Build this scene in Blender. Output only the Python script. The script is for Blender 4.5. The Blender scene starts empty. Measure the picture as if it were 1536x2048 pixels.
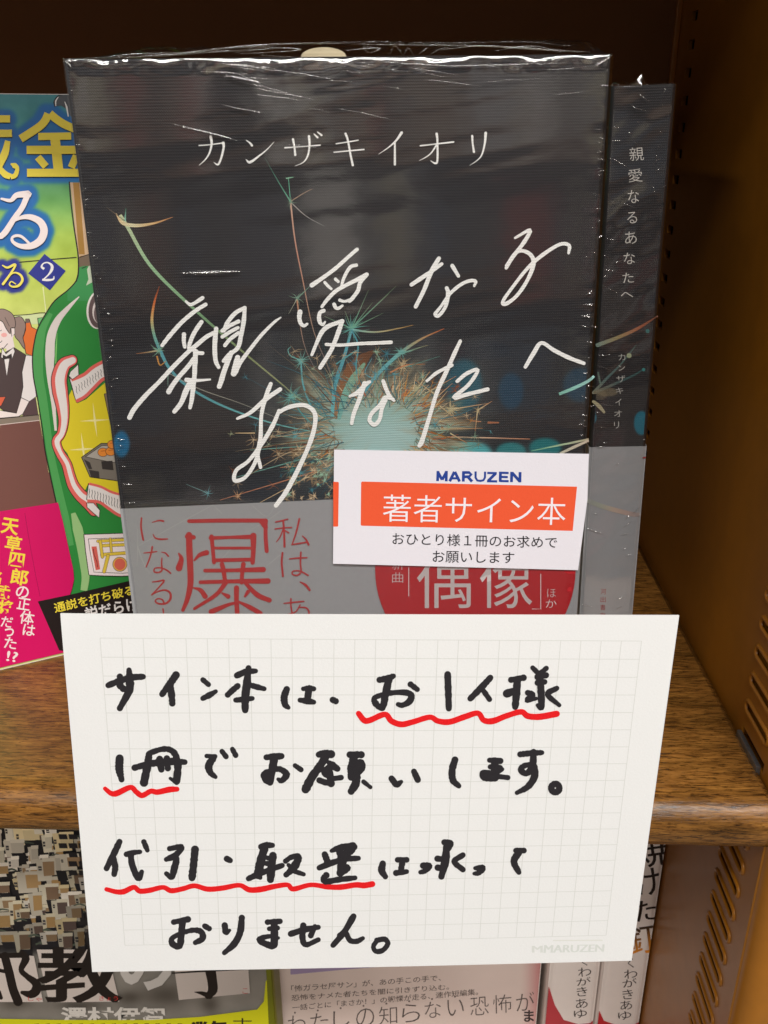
import bpy, bmesh, math, random
import numpy as np
from mathutils import Vector, Matrix
random.seed(7); RNG = np.random.default_rng(7)
SC = bpy.context.scene
COL = SC.collection

# ------------------------------------------------------------------ camera
FPX = 1800.0                       # focal length in pixels of the 1536 x 2048 photograph
PITCH, YAW, ROLL = math.radians(23.1), math.radians(-2.4), math.radians(-0.35)
Z0 = 1.37232                       # camera height, shelf top is at 1.2 m
def _cam_rows():
    B = np.array([[1, 0, 0], [0, 0, -1], [0, 1, 0]], float)
    cy, sy = math.cos(YAW), math.sin(YAW); cp, sp = math.cos(PITCH), math.sin(PITCH); cr, sr = math.cos(ROLL), math.sin(ROLL)
    return (np.array([[cr, -sr, 0], [sr, cr, 0], [0, 0, 1]]) @ np.array([[1, 0, 0], [0, cp, -sp], [0, sp, cp]])
            @ B @ np.array([[cy, -sy, 0], [sy, cy, 0], [0, 0, 1]]))
CM = _cam_rows()
cam = bpy.data.cameras.new('camera'); camo = bpy.data.objects.new('camera', cam); COL.objects.link(camo); SC.camera = camo
r0, r1, r2 = CM
camo.matrix_world = Matrix(((r0[0], -r1[0], -r2[0], 0), (r0[1], -r1[1], -r2[1], 0), (r0[2], -r1[2], -r2[2], Z0), (0, 0, 0, 1)))
cam.sensor_fit = 'VERTICAL'; cam.sensor_height = 24.0; cam.lens = 24.0 * FPX / 2048
cam.clip_start = 0.01; cam.clip_end = 50
cam.dof.use_dof = True; cam.dof.focus_distance = 0.25; cam.dof.aperture_fstop = 40.0

# ------------------------------------------------------------------ world + lamps
w = bpy.data.worlds.new('World'); SC.world = w; w.use_nodes = True
w.node_tree.nodes['Background'].inputs[0].default_value = (1.0, 0.96, 0.92, 1); w.node_tree.nodes['Background'].inputs[1].default_value = 0.16
SC.view_settings.view_transform = 'Standard'; SC.view_settings.look = 'None'; SC.view_settings.exposure = 0.05; SC.view_settings.gamma = 1.0
def lamp(name, loc, target, sx, sy, power, color):
    l = bpy.data.lights.new(name, 'AREA'); l.shape = 'RECTANGLE'; l.size = sx; l.size_y = sy; l.energy = power; l.color = color
    o = bpy.data.objects.new(name, l); COL.objects.link(o); o.location = loc
    o.rotation_euler = (Vector(target) - Vector(loc)).to_track_quat('-Z', 'Y').to_euler()
WARM = (1.0, 0.965, 0.915)
lamp('ceiling_light', (0.3, -0.7, 2.5), (0.3, -0.699, 1.2), 1.2, 0.16, 29, WARM)
lamp('ceiling_light', (0.3, -1.35, 2.5), (0.3, -1.349, 1.2), 1.2, 0.16, 24, WARM)
lamp('ceiling_light', (-1.3, -1.3, 2.5), (-1.3, -1.299, 1.2), 0.16, 1.2, 12, WARM)

# ------------------------------------------------------------------ geometry helpers (millimetres, camera at the origin)
def s2l(c):
    c = np.asarray(c, float) / 255.0
    return np.where(c <= 0.04045, c / 12.92, ((c + 0.055) / 1.055) ** 2.4)
def proj(P):
    D = np.asarray(P) @ CM.T
    return np.stack([768 + FPX * D[..., 0] / D[..., 2], 1024 + FPX * D[..., 1] / D[..., 2]], -1)
def rays(px):
    px = np.asarray(px, float)
    q = np.stack([(px[..., 0] - 768) / FPX, (px[..., 1] - 1024) / FPX, np.ones(px.shape[:-1])], -1)
    return q @ CM
class Plane:
    """a flat face: origin o, unit u to the right, v downwards, n towards the viewer"""
    def __init__(s, o, yaw, lean, roll):
        a, b, c = map(math.radians, (yaw, lean, roll))
        u = np.array([math.cos(a), math.sin(a), 0]); n = np.array([math.sin(a), -math.cos(a), 0]); z = np.array([0, 0, 1.])
        v = -math.cos(b) * z + math.sin(b) * n
        s.u = math.cos(c) * u + math.sin(c) * v; s.v = -math.sin(c) * u + math.cos(c) * v
        s.n = np.cross(s.v, s.u); s.o = np.array(o, float)
        if s.n[1] > 0: s.n = -s.n
    def P(s, uv, off=0.0):
        uv = np.asarray(uv, float); off = np.asarray(off, float)
        return s.o + uv[..., :1] * s.u + uv[..., 1:2] * s.v + off[..., None] * s.n
    def uv(s, px):
        d = rays(px); t = (s.o @ s.n) / (d @ s.n); X = d * t[..., None] - s.o
        return np.stack([X @ s.u, X @ s.v], -1)
def empty(name, loc, label=None, cat=None, group=None, kind=None):
    o = bpy.data.objects.new(name, None); COL.objects.link(o); o['mm'] = [float(q) for q in loc]
    o.location = (loc[0] / 1000, loc[1] / 1000, loc[2] / 1000 + Z0); o.empty_display_size = 0.01
    if label: o['label'] = label
    if cat: o['category'] = cat
    if group: o['group'] = group
    if kind: o['kind'] = kind
    return o
def mesh(name, V, F, mat, parent=None, colors=None, uv=None, smooth=False, kind=None):
    V = np.asarray(V, float); base = np.zeros(3)
    if parent is not None:
        p = parent
        while p.parent: p = p.parent
        base = np.array(p['mm'])
        L = (V - base) / 1000
    else:
        L = V / 1000 + np.array([0, 0, Z0])
    m = bpy.data.meshes.new(name); m.from_pydata(L.tolist(), [], [tuple(int(i) for i in f) for f in F]); m.update()
    o = bpy.data.objects.new(name, m); COL.objects.link(o)
    if parent is not None: o.parent = parent
    if mat: m.materials.append(mat)
    if colors is not None:
        C = np.ones((len(V), 4)); C[:, :3] = s2l(colors)
        a = m.color_attributes.new('Col', 'FLOAT_COLOR', 'POINT'); a.data.foreach_set('color', C.ravel())
    if uv is not None:
        l = m.uv_layers.new(name='mm'); idx = np.empty(len(m.loops), int); m.loops.foreach_get('vertex_index', idx)
        l.data.foreach_set('uv', np.asarray(uv, float)[idx].ravel())
    if smooth:
        m.polygons.foreach_set('use_smooth', [True] * len(m.polygons))
    if kind: o['kind'] = kind
    return o
def grid_faces(nr, nc):
    i = np.arange(nr - 1)[:, None] * nc + np.arange(nc - 1)[None]
    return np.stack([i, i + 1, i + nc + 1, i + nc], -1).reshape(-1, 4)
def boxm(name, a, b, mat, parent, bevel=0.0, smooth=False):
    """axis-aligned box in mm"""
    x0, y0, z0 = a; x1, y1, z1 = b
    V = [(x, y, z) for z in (z0, z1) for y in (y0, y1) for x in (x0, x1)]
    F = [(0, 2, 3, 1), (4, 5, 7, 6), (0, 1, 5, 4), (2, 6, 7, 3), (0, 4, 6, 2), (1, 3, 7, 5)]
    o = mesh(name, V, F, mat, parent)
    if bevel:
        bm = bmesh.new(); bm.from_mesh(o.data)
        bmesh.ops.bevel(bm, geom=list(bm.edges), offset=bevel / 1000, segments=2, profile=0.7, affect='EDGES')
        bm.to_mesh(o.data); bm.free()
    return o
def rootof(p):
    while p.parent: p = p.parent
    return p
def vnoise(x, y, seed=0):
    x = np.asarray(x, float); y = np.asarray(y, float)
    r = np.random.default_rng(seed).random((256, 256)); xi = np.floor(x).astype(int); yi = np.floor(y).astype(int)
    fx = x - xi; fy = y - yi; fx = fx * fx * (3 - 2 * fx); fy = fy * fy * (3 - 2 * fy)
    g = lambda a, b: r[a % 256, b % 256]
    return (g(xi, yi) * (1 - fx) + g(xi + 1, yi) * fx) * (1 - fy) + (g(xi, yi + 1) * (1 - fx) + g(xi + 1, yi + 1) * fx) * fy
def fbm(x, y, seed=0, n=4):
    return sum(vnoise(x * 2 ** k, y * 2 ** k, seed + k) * 0.5 ** k for k in range(n)) / sum(0.5 ** k for k in range(n))

# ------------------------------------------------------------------ materials
def nodes(name):
    m = bpy.data.materials.new(name); m.use_nodes = True; nt = m.node_tree
    return m, nt, nt.nodes['Principled BSDF'], (lambda t, **k: _n(nt, t, k))
def _n(nt, t, k):
    n = nt.nodes.new(t)
    for a, b in k.items():
        if a.startswith('i_'): n.inputs[a[2:].replace('_', ' ')].default_value = b
        else: setattr(n, a, b)
    return n
def plain(name, rgb, rough=0.5, metal=0.0, noise=0.0, nscale=200.0, spec=0.5, bump=0.0, coat=0.0):
    m, nt, P, N = nodes(name)
    c = s2l(rgb); P.inputs['Roughness'].default_value = rough; P.inputs['Metallic'].default_value = metal
    P.inputs['Specular IOR Level'].default_value = spec; P.inputs['Coat Weight'].default_value = coat; P.inputs['Coat Roughness'].default_value = 0.08
    tc = N('ShaderNodeTexCoord'); nz = N('ShaderNodeTexNoise'); nz.inputs['Scale'].default_value = nscale; nz.inputs['Detail'].default_value = 5
    nt.links.new(tc.outputs['Object'], nz.inputs['Vector'])
    mx = N('ShaderNodeMix', data_type='RGBA'); mx.inputs[6].default_value = (*(c * (1 - noise)), 1); mx.inputs[7].default_value = (*np.minimum(c * (1 + noise), 1), 1)
    nt.links.new(nz.outputs['Fac'], mx.inputs[0]); nt.links.new(mx.outputs[2], P.inputs['Base Color'])
    if bump:
        b = N('ShaderNodeBump'); b.inputs['Strength'].default_value = bump; b.inputs['Distance'].default_value = 0.0003
        nt.links.new(nz.outputs['Fac'], b.inputs['Height']); nt.links.new(b.outputs[0], P.inputs['Normal'])
    return m
def printed(name, rough=0.5, spec=0.4, linen=False, paper=0.0, gain=1.0, grain=0.03):
    """ink on paper: colour from the attribute Col, fibres or linen weave from UV in millimetres"""
    m, nt, P, N = nodes(name); L = nt.links.new
    at = N('ShaderNodeAttribute'); at.attribute_name = 'Col'
    uvn = N('ShaderNodeUVMap'); uvn.uv_map = 'mm'
    P.inputs['Roughness'].default_value = rough; P.inputs['Specular IOR Level'].default_value = spec
    nz = N('ShaderNodeTexNoise'); nz.inputs['Scale'].default_value = 2.2; nz.inputs['Detail'].default_value = 6; nz.inputs['Roughness'].default_value = 0.7
    L(uvn.outputs[0], nz.inputs['Vector'])
    mr = N('ShaderNodeMapRange'); mr.inputs['To Min'].default_value = gain * (1 - grain * 2); mr.inputs['To Max'].default_value = gain * (1 + grain * 2)
    L(nz.outputs['Fac'], mr.inputs['Value'])
    vm = N('ShaderNodeVectorMath', operation='SCALE'); L(at.outputs['Color'], vm.inputs[0])
    if linen:
        sep = N('ShaderNodeSeparateXYZ'); L(uvn.outputs[0], sep.inputs[0])
        def wave(sock, per):
            a = N('ShaderNodeMath', operation='MULTIPLY'); L(sock, a.inputs[0]); a.inputs[1].default_value = 2 * math.pi / per
            s = N('ShaderNodeMath', operation='SINE'); L(a.outputs[0], s.inputs[0]); return s.outputs[0]
        n2 = N('ShaderNodeTexNoise'); n2.inputs['Scale'].default_value = 0.9; n2.inputs['Detail'].default_value = 4
        mp = N('ShaderNodeMapping'); mp.inputs['Scale'].default_value = (0.25, 1.6, 1); L(uvn.outputs[0], mp.inputs[0]); L(mp.outputs[0], n2.inputs['Vector'])
        jx = N('ShaderNodeMath', operation='MULTIPLY_ADD'); L(n2.outputs['Fac'], jx.inputs[0]); jx.inputs[1].default_value = 0.35; L(sep.outputs[1], jx.inputs[2])
        wy = wave(jx.outputs[0], 0.66); wx = wave(sep.outputs[0], 0.55)
        pr = N('ShaderNodeMath', operation='MULTIPLY'); L(wx, pr.inputs[0]); L(wy, pr.inputs[1])
        ad = N('ShaderNodeMath', operation='MULTIPLY_ADD'); L(wy, ad.inputs[0]); ad.inputs[1].default_value = 0.9; L(pr.outputs[0], ad.inputs[2])
        b = N('ShaderNodeBump'); b.inputs['Strength'].default_value = 0.35; b.inputs['Distance'].default_value = 0.00006
        L(ad.outputs[0], b.inputs['Height']); L(b.outputs[0], P.inputs['Normal'])
        m2 = N('ShaderNodeMath', operation='MULTIPLY_ADD'); L(ad.outputs[0], m2.inputs[0]); m2.inputs[1].default_value = 0.075; L(mr.outputs[0], m2.inputs[2])
        L(m2.outputs[0], vm.inputs['Scale'])
        # thread tops show as faint pale specks
        adc = N('ShaderNodeVectorMath', operation='ADD'); L(vm.outputs[0], adc.inputs[0])
        mr2 = N('ShaderNodeMapRange'); L(ad.outputs[0], mr2.inputs['Value']); mr2.inputs['From Min'].default_value = 0.2; mr2.inputs['From Max'].default_value = 1.9
        mr2.inputs['To Max'].default_value = 0.028
        L(mr2.outputs[0], adc.inputs[1]); L(adc.outputs[0], P.inputs['Base Color'])
    else:
        L(mr.outputs[0], vm.inputs['Scale']); L(vm.outputs[0], P.inputs['Base Color'])
        if paper:
            n3 = N('ShaderNodeTexNoise'); n3.inputs['Scale'].default_value = 1.3; n3.inputs['Detail'].default_value = 8; n3.inputs['Roughness'].default_value = 0.75
            L(uvn.outputs[0], n3.inputs['Vector'])
            b = N('ShaderNodeBump'); b.inputs['Strength'].default_value = paper; b.inputs['Distance'].default_value = 0.0002
            L(n3.outputs['Fac'], b.inputs['Height']); L(b.outputs[0], P.inputs['Normal'])
    return m
def film_mat(name, boost=1.5, rough=0.06, bump=0.35, scale=(0.05, 0.35, 1)):
    """clear shrink film: sees through, mirrors a little, more at grazing angles"""
    m, nt, P, N = nodes(name); L = nt.links.new
    nt.nodes.remove(P); out = nt.nodes['Material Output']
    tr = N('ShaderNodeBsdfTransparent'); tr.inputs[0].default_value = (0.97, 0.97, 0.97, 1)
    gl = N('ShaderNodeBsdfAnisotropic') if False else N('ShaderNodeBsdfGlossy'); gl.inputs['Roughness'].default_value = rough
    uvn = N('ShaderNodeUVMap'); uvn.uv_map = 'mm'
    mp = N('ShaderNodeMapping'); mp.inputs['Scale'].default_value = scale; mp.inputs['Rotation'].default_value = (0, 0, math.radians(8)); L(uvn.outputs[0], mp.inputs[0])
    nz = N('ShaderNodeTexNoise'); nz.inputs['Scale'].default_value = 1.0; nz.inputs['Detail'].default_value = 5; nz.inputs['Distortion'].default_value = 0.6; L(mp.outputs[0], nz.inputs['Vector'])
    b = N('ShaderNodeBump'); b.inputs['Strength'].default_value = bump; b.inputs['Distance'].default_value = 0.001; L(nz.outputs['Fac'], b.inputs['Height'])
    fr = N('ShaderNodeLayerWeight')
    pw = N('ShaderNodeMath', operation='POWER'); L(fr.outputs['Facing'], pw.inputs[0]); pw.inputs[1].default_value = 4.5
    mu = N('ShaderNodeMath', operation='MULTIPLY_ADD'); mu.use_clamp = True; L(pw.outputs[0], mu.inputs[0]); mu.inputs[1].default_value = 0.9; mu.inputs[2].default_value = 0.045 * boost
    L(b.outputs[0], gl.inputs['Normal']); L(b.outputs[0], fr.inputs['Normal'])
    mx = N('ShaderNodeMixShader'); L(mu.outputs[0], mx.inputs[0]); L(tr.outputs[0], mx.inputs[1]); L(gl.outputs[0], mx.inputs[2]); L(mx.outputs[0], out.inputs[0])
    return m
def wood_mat():
    m, nt, P, N = nodes('oak_laminate'); L = nt.links.new
    tc = N('ShaderNodeTexCoord')
    def noise(sc, scale, det, rg=0.6, dist=0.0):
        mp = N('ShaderNodeMapping'); mp.inputs['Scale'].default_value = sc; L(tc.outputs['Object'], mp.inputs[0])
        n = N('ShaderNodeTexNoise'); n.inputs['Scale'].default_value = scale; n.inputs['Detail'].default_value = det; n.inputs['Roughness'].default_value = rg
        n.inputs['Distortion'].default_value = dist; L(mp.outputs[0], n.inputs['Vector']); return n.outputs['Fac']
    a = noise((1.0, 8, 8), 95, 9, 0.7, 0.9); bb = noise((1.0, 9, 9), 210, 6, 0.7, 0.5); c = noise((1.0, 4, 4), 26, 5, 0.62, 1.0)
    r1 = N('ShaderNodeValToRGB'); L(a, r1.inputs[0]); e = r1.color_ramp.elements
    e[0].position = 0.3; e[0].color = (0.03, 0.012, 0.004, 1); e[1].position = 0.72; e[1].color = (0.40, 0.19, 0.042, 1)
    q = r1.color_ramp.elements.new(0.46); q.color = (0.20, 0.088, 0.019, 1)
    r2 = N('ShaderNodeValToRGB'); L(bb, r2.inputs[0]); e = r2.color_ramp.elements
    e[0].position = 0.40; e[0].color = (0.16, 0.14, 0.12, 1); e[1].position = 0.48; e[1].color = (1, 1, 1, 1)
    r3 = N('ShaderNodeValToRGB'); L(c, r3.inputs[0]); e = r3.color_ramp.elements
    e[0].position = 0.34; e[0].color = (0.42, 0.40, 0.36, 1); e[1].position = 0.56; e[1].color = (1.05, 1, 0.95, 1)
    m1 = N('ShaderNodeMix', data_type='RGBA', blend_type='MULTIPLY'); m1.inputs[0].default_value = 0.85; L(r1.outputs[0], m1.inputs[6]); L(r2.outputs[0], m1.inputs[7])
    m2 = N('ShaderNodeMix', data_type='RGBA', blend_type='MULTIPLY'); m2.inputs[0].default_value = 0.8; L(m1.outputs[2], m2.inputs[6]); L(r3.outputs[0], m2.inputs[7])
    L(m2.outputs[2], P.inputs['Base Color']); P.inputs['Roughness'].default_value = 0.22; P.inputs['Specular IOR Level'].default_value = 0.55
    b = N('ShaderNodeBump'); b.inputs['Strength'].default_value = 0.55; b.inputs['Distance'].default_value = 0.0003; L(bb, b.inputs['Height']); L(b.outputs[0], P.inputs['Normal'])
    return m
M_PRINT = printed('glossy_print', 0.42, 0.35, gain=1.0)
M_LINEN = printed('linen_cover_print', 0.55, 0.3, linen=True)
M_PAPER = printed('card_paper', 0.8, 0.2, paper=0.35, grain=0.02)
M_INK = printed('marker_ink', 0.55, 0.35, grain=0.22)
M_MATTE = printed('matte_print', 0.65, 0.25, grain=0.03)
M_VELLUM = printed('vellum_band', 0.5, 0.35, grain=0.06)
M_FILM = film_mat('shrink_film', 3.5, 0.085, 0.06, (0.03, 0.06, 1))
M_CRINKLE = film_mat('film_crinkle', 8.0, 0.12, 0.3, (1.5, 1.5, 1))
M_PUFF = film_mat('film_fold', 4.0, 0.05, 0.5, (0.25, 0.6, 1))
M_BOARD = plain('black_cover_board', (30, 29, 31), 0.55, noise=0.1)
M_PAGES = plain('page_edges', (222, 212, 190), 0.85, noise=0.12, nscale=900)
M_WHITEBOARD = plain('white_jacket', (236, 226, 220), 0.5, noise=0.04)
M_METAL = plain('bronze_painted_steel', (158, 100, 24), 0.34, metal=0.0, noise=0.14, nscale=140, spec=0.6, bump=0.12)
M_BACK = plain('brown_painted_back_panel', (124, 84, 50), 0.6, noise=0.06, nscale=1500, spec=0.3, bump=0.1)
M_DARK = plain('hollow_shade', (12, 9, 6), 0.9)  # near-black colour stands for the shade inside the hollow side panel
M_ZINC = plain('zinc_bracket', (150, 158, 165), 0.35, metal=0.9, noise=0.25, nscale=900)
M_WOOD = wood_mat()
M_CLEAR = film_mat('clear_plastic', 1.2, 0.03, 0.0)

# ------------------------------------------------------------------ ink: shapes traced on a face, laid on that face as thin real layers
def crm(pts, n):
    pts = np.asarray(pts, float)
    if len(pts) < 3:
        t = np.linspace(0, 1, max(2, n))[:, None]; return pts[0] * (1 - t) + pts[-1] * t
    P = np.vstack([2 * pts[0] - pts[1], pts, 2 * pts[-1] - pts[-2]]); out = []
    for i in range(len(pts) - 1):
        p0, p1, p2, p3 = P[i:i + 4]
        for t in np.linspace(0, 1, n, endpoint=False):
            out.append(0.5 * ((2 * p1) + (-p0 + p2) * t + (2 * p0 - 5 * p1 + 4 * p2 - p3) * t ** 2 + (-p0 + 3 * p1 - 3 * p2 + p3) * t ** 3))
    out.append(pts[-1]); return np.array(out)
class Ink:
    def __init__(s, step=0.004, zmax=9.0): s.V = []; s.F = []; s.C = []; s.Z = []; s.n = 0; s.z = 0.0; s.step = step; s.zmax = zmax
    def add(s, pts, faces, cols, dz=None):
        pts = np.asarray(pts, float); k = len(pts); s.V.append(pts)
        cols = np.asarray(cols, float); cols = np.tile(cols, (k, 1)) if cols.ndim == 1 else cols
        s.C.append(cols); s.Z.append(np.full(k, s.z) + (dz if dz is not None else 0)); s.F += [tuple(np.asarray(f) + s.n) for f in faces]; s.n += k; s.z = s.z + s.step if s.z < s.zmax else 0.0
    def stroke(s, pts, wd, col, T=None, smooth=6, cap='round', rag=0.0):
        """pts in crop pixels, T=(ox,oy,scale) turns them into photograph pixels; wd = width(s) in crop pixels"""
        pts = np.asarray(pts, float); sc = 1.0
        if T: sc = T[2]; pts = pts / sc + np.array(T[:2])
        wd = np.atleast_1d(np.asarray(wd, float)) / sc
        c = crm(pts, smooth) if smooth > 1 else pts
        seg = np.r_[0, np.cumsum(np.linalg.norm(np.diff(c, axis=0), axis=1))]; tt = seg / max(seg[-1], 1e-6)
        if len(wd) == len(pts) and len(pts) > 2: wk = np.interp(np.arange(len(c)) / (len(c) - 1) * (len(pts) - 1), np.arange(len(pts)), wd)
        else: wk = np.interp(tt, np.linspace(0, 1, len(wd)), wd)
        if rag: wk = wk * (1 + rag * (np.array([random.random() for _ in wk]) - 0.5))
        d = np.gradient(c, axis=0); d /= np.maximum(np.linalg.norm(d, axis=1), 1e-9)[:, None]; nn = np.stack([-d[:, 1], d[:, 0]], 1)
        Lp = c + nn * wk[:, None] / 2; Rp = c - nn * wk[:, None] / 2; k = len(c)
        V = list(np.vstack([Lp, Rp])); F = [(i, i + 1, k + i + 1, k + i) for i in range(k - 1)]
        cols = np.asarray(col, float)
        if cols.ndim == 1: CC = np.tile(cols, (k, 1))
        else: CC = np.stack([np.interp(tt, np.linspace(0, 1, len(cols)), cols[:, j]) for j in range(3)], 1)
        C = list(np.vstack([CC, CC])); dz = list(np.r_[tt, tt] * s.step * 0.8)
        if cap == 'round':
            for e, sg in ((0, -1), (k - 1, 1)):
                r = wk[e] / 2
                if r < 0.35: continue
                a0 = math.atan2(nn[e][1], nn[e][0]); m_ = 7; ring = [e]
                for j in range(1, m_):
                    a = a0 - sg * math.pi * j / m_
                    V.append(c[e] + r * np.array([math.cos(a), math.sin(a)])); C.append(CC[e]); dz.append(tt[e] * s.step * 0.8); ring.append(len(V) - 1)
                ring.append(k + e); F.append(tuple(ring))
        s.add(V, F, C, np.array(dz))
    def poly(s, pts, col, T=None, outline=None, ow=0.0, smooth=0):
        pts = np.asarray(pts, float)
        if T: pts = pts / T[2] + np.array(T[:2])
        if smooth: pts = crm(np.vstack([pts, pts[:1]]), smooth)[:-1]
        s.add(pts, [tuple(range(len(pts)))], col)
        if outline is not None:
            q = np.vstack([pts, pts[:1]]); s.stroke(q, [ow / (T[2] if T else 1)], outline, smooth=1)
    def disc(s, c, rx, ry, col, T=None, n=20, ang=0.0):
        t = np.linspace(0, 2 * math.pi, n, endpoint=False); x = rx * np.cos(t); y = ry * np.sin(t)
        s.poly(np.stack([c[0] + x * math.cos(ang) - y * math.sin(ang), c[1] + x * math.sin(ang) + y * math.cos(ang)], 1), col, T)
    def text(s, body, quad, col, T=None, bold=0.0, rot=None, col2=None, fat=0.0):
        """glyph outlines stretched so that their ink fills the quad TL,TR,BR,BL"""
        V, F = glyph(body, bold); q = np.asarray(quad, float)
        if len(q) == 2: (x0, y0), (x1, y1) = q; q = np.array([(x0, y0), (x1, y0), (x1, y1), (x0, y1)])
        if T: q = q / T[2] + np.array(T[:2])
        if rot: 
            c = q.mean(0); a = math.radians(rot); Rm = np.array([[math.cos(a), math.sin(a)], [-math.sin(a), math.cos(a)]]); q = (q - c) @ Rm + c
        a, b = V[:, :1], V[:, 1:2]
        pts = (q[3] * (1 - a) + q[2] * a) * (1 - b) + (q[0] * (1 - a) + q[1] * a) * b
        cols = col
        if col2 is not None: cols = np.asarray(col) * b + np.asarray(col2) * (1 - b)
        s.add(pts, F, cols)
        if fat:
            for dx in (-fat, fat): s.add(pts + np.array([dx, 0]), F, cols)
    def build(s, name, plane, mat, parent, off=0.06, bend=None, clip=None):
        V = np.vstack(s.V); uv = plane.uv(V); z = np.concatenate(s.Z) + off
        if bend: P3 = bend(uv, z)
        else: P3 = plane.P(uv, z)
        # faces must look towards the viewer
        F = []
        for f in s.F:
            p = uv[list(f)]; ar = 0.5 * np.sum(p[:, 0] * np.roll(p[:, 1], -1) - np.roll(p[:, 0], -1) * p[:, 1])
            F.append(f if ar < 0 else tuple(reversed(f)))
        ob = mesh(name, P3, F, mat, parent, colors=np.vstack(s.C), uv=uv)
        if clip:                    # trim print that would run over the edge of its sheet
            base = np.array(rootof(parent)['mm']); bm = bmesh.new(); bm.from_mesh(ob.data)
            for (q, nrm) in (((clip[0], 0), -plane.u), ((clip[1], 0), plane.u), ((0, clip[2]), -plane.v), ((0, clip[3]), plane.v)):
                bmesh.ops.bisect_plane(bm, geom=list(bm.verts) + list(bm.edges) + list(bm.faces), plane_co=Vector((plane.P(q, 0.0) - base) / 1000), plane_no=Vector(nrm), clear_outer=True, dist=1e-7)
            bm.to_mesh(ob.data); bm.free()
        return ob
_gc = {}
def glyph(body, bold=0.0):
    key = (body, bold)
    if key in _gc: return _gc[key]
    c = bpy.data.curves.new('t', 'FONT'); c.body = body; c.resolution_u = 3; c.offset = bold
    o = bpy.data.objects.new('t', c); COL.objects.link(o); bpy.context.view_layer.update()
    m = o.to_mesh(); V = np.array([v.co[:2] for v in m.vertices]); F = [tuple(p.vertices) for p in m.polygons]
    o.to_mesh_clear(); bpy.data.objects.remove(o); bpy.data.curves.remove(c)
    lo = V.min(0); V = (V - lo) / np.maximum(V.max(0) - lo, 1e-6); _gc[key] = (V, F); return _gc[key]
def sheet(name, plane, u0, u1, v0, v1, step, colfun, mat, parent, off=0.05, bend=None):
    """printed face: a fine mesh whose colour attribute carries the picture; colfun gets photograph pixels and mm"""
    nu = max(2, int((u1 - u0) / step) + 1); nv = max(2, int((v1 - v0) / step) + 1)
    U, Vv = np.meshgrid(np.linspace(u0, u1, nu), np.linspace(v0, v1, nv)); uv = np.stack([U, Vv], -1).reshape(-1, 2)
    z = np.full(len(uv), off); P3 = plane.P(uv, z); px = proj(P3)
    cols = np.clip(colfun(px[:, 0], px[:, 1], uv[:, 0], uv[:, 1]), 0, 255)
    if bend: P3 = bend(uv, z)
    return mesh(name, P3, grid_faces(nv, nu)[:, ::-1], mat, parent, colors=cols, uv=uv)
def case(name, o, a, b, c, W, th, H, r, bd, mat, parent):
    """C-shaped cover: two boards and a spine (at x=W), extruded by H along c"""
    pr = [(0, 0)] + [(W - r + r * math.sin(t), -r + r * math.cos(t)) for t in np.linspace(0, math.pi / 2, 6)] + \
         [(W - r + r * math.cos(t), -th + r - r * math.sin(t)) for t in np.linspace(0, math.pi / 2, 6)] + [(0, -th), (0, -th + bd), (W - bd, -th + bd), (W - bd, -bd), (0, -bd)]
    n = len(pr); V = [o + x * a + y * b + h * c for h in (0, H) for x, y in pr]
    F = [(i, (i + 1) % n, n + (i + 1) % n, n + i) for i in range(n)] + [tuple(range(n))[::-1], tuple(range(n, 2 * n))]
    ob = mesh(name, V, F, mat, parent)
    bm = bmesh.new(); bm.from_mesh(ob.data); bmesh.ops.recalc_face_normals(bm, faces=bm.faces); bm.to_mesh(ob.data); bm.free(); return ob
def block(name, o, a, b, c, x0, x1, y0, y1, h0, h1, mat, parent):
    V = [o + x * a + y * b + h * c for h in (h0, h1) for y in (y0, y1) for x in (x0, x1)]
    F = [(0, 2, 3, 1), (4, 5, 7, 6), (0, 1, 5, 4), (2, 6, 7, 3), (0, 4, 6, 2), (1, 3, 7, 5)]
    ob = mesh(name, V, F, mat, parent)
    bm = bmesh.new(); bm.from_mesh(ob.data); bmesh.ops.recalc_face_normals(bm, faces=bm.faces); bm.to_mesh(ob.data); bm.free(); return ob
def ridge(name, strokes, plane, mat, parent, off=0.4, T=None, hgt=0.9, shift=0.0):
    """raised creases of clear film: half-round ribs that taper at both ends, joined"""
    V = []; F = []; UV = []
    import copy
    for pts, wd in strokes:
        pts = np.asarray(pts, float); plane = copy.copy(plane) if shift else plane
        if T: pts = pts / T[2] + np.array(T[:2]); wd = wd / T[2]
        uv = plane.uv(crm(pts, 5)); k = len(uv); s_ = wd / FPX * 232 * 0.5
        d = np.gradient(uv, axis=0); d /= np.maximum(np.linalg.norm(d, axis=1), 1e-9)[:, None]; nn = np.stack([-d[:, 1], d[:, 0]], 1)
        b0 = len(V)
        for i in range(k):
            t = i / (k - 1); ww = s_ * math.sin(math.pi * min(max(t, 0.04), 0.96)) ** 0.6 * (0.8 + 0.4 * random.random())
            for j in range(5):
                a = math.pi * j / 4; q = uv[i] + nn[i] * ww * math.cos(a)
                V.append(plane.P(q, off + hgt * ww * math.sin(a) * 2)); UV.append(q)
        for i in range(k - 1):
            for j in range(4):
                F.append((b0 + i * 5 + j, b0 + i * 5 + j + 1, b0 + (i + 1) * 5 + j + 1, b0 + (i + 1) * 5 + j))
    o = mesh(name, V, F, mat, parent, uv=UV, smooth=True)
    bm = bmesh.new(); bm.from_mesh(o.data); bmesh.ops.recalc_face_normals(bm, faces=bm.faces); bm.to_mesh(o.data); bm.free()
    return o

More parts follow.
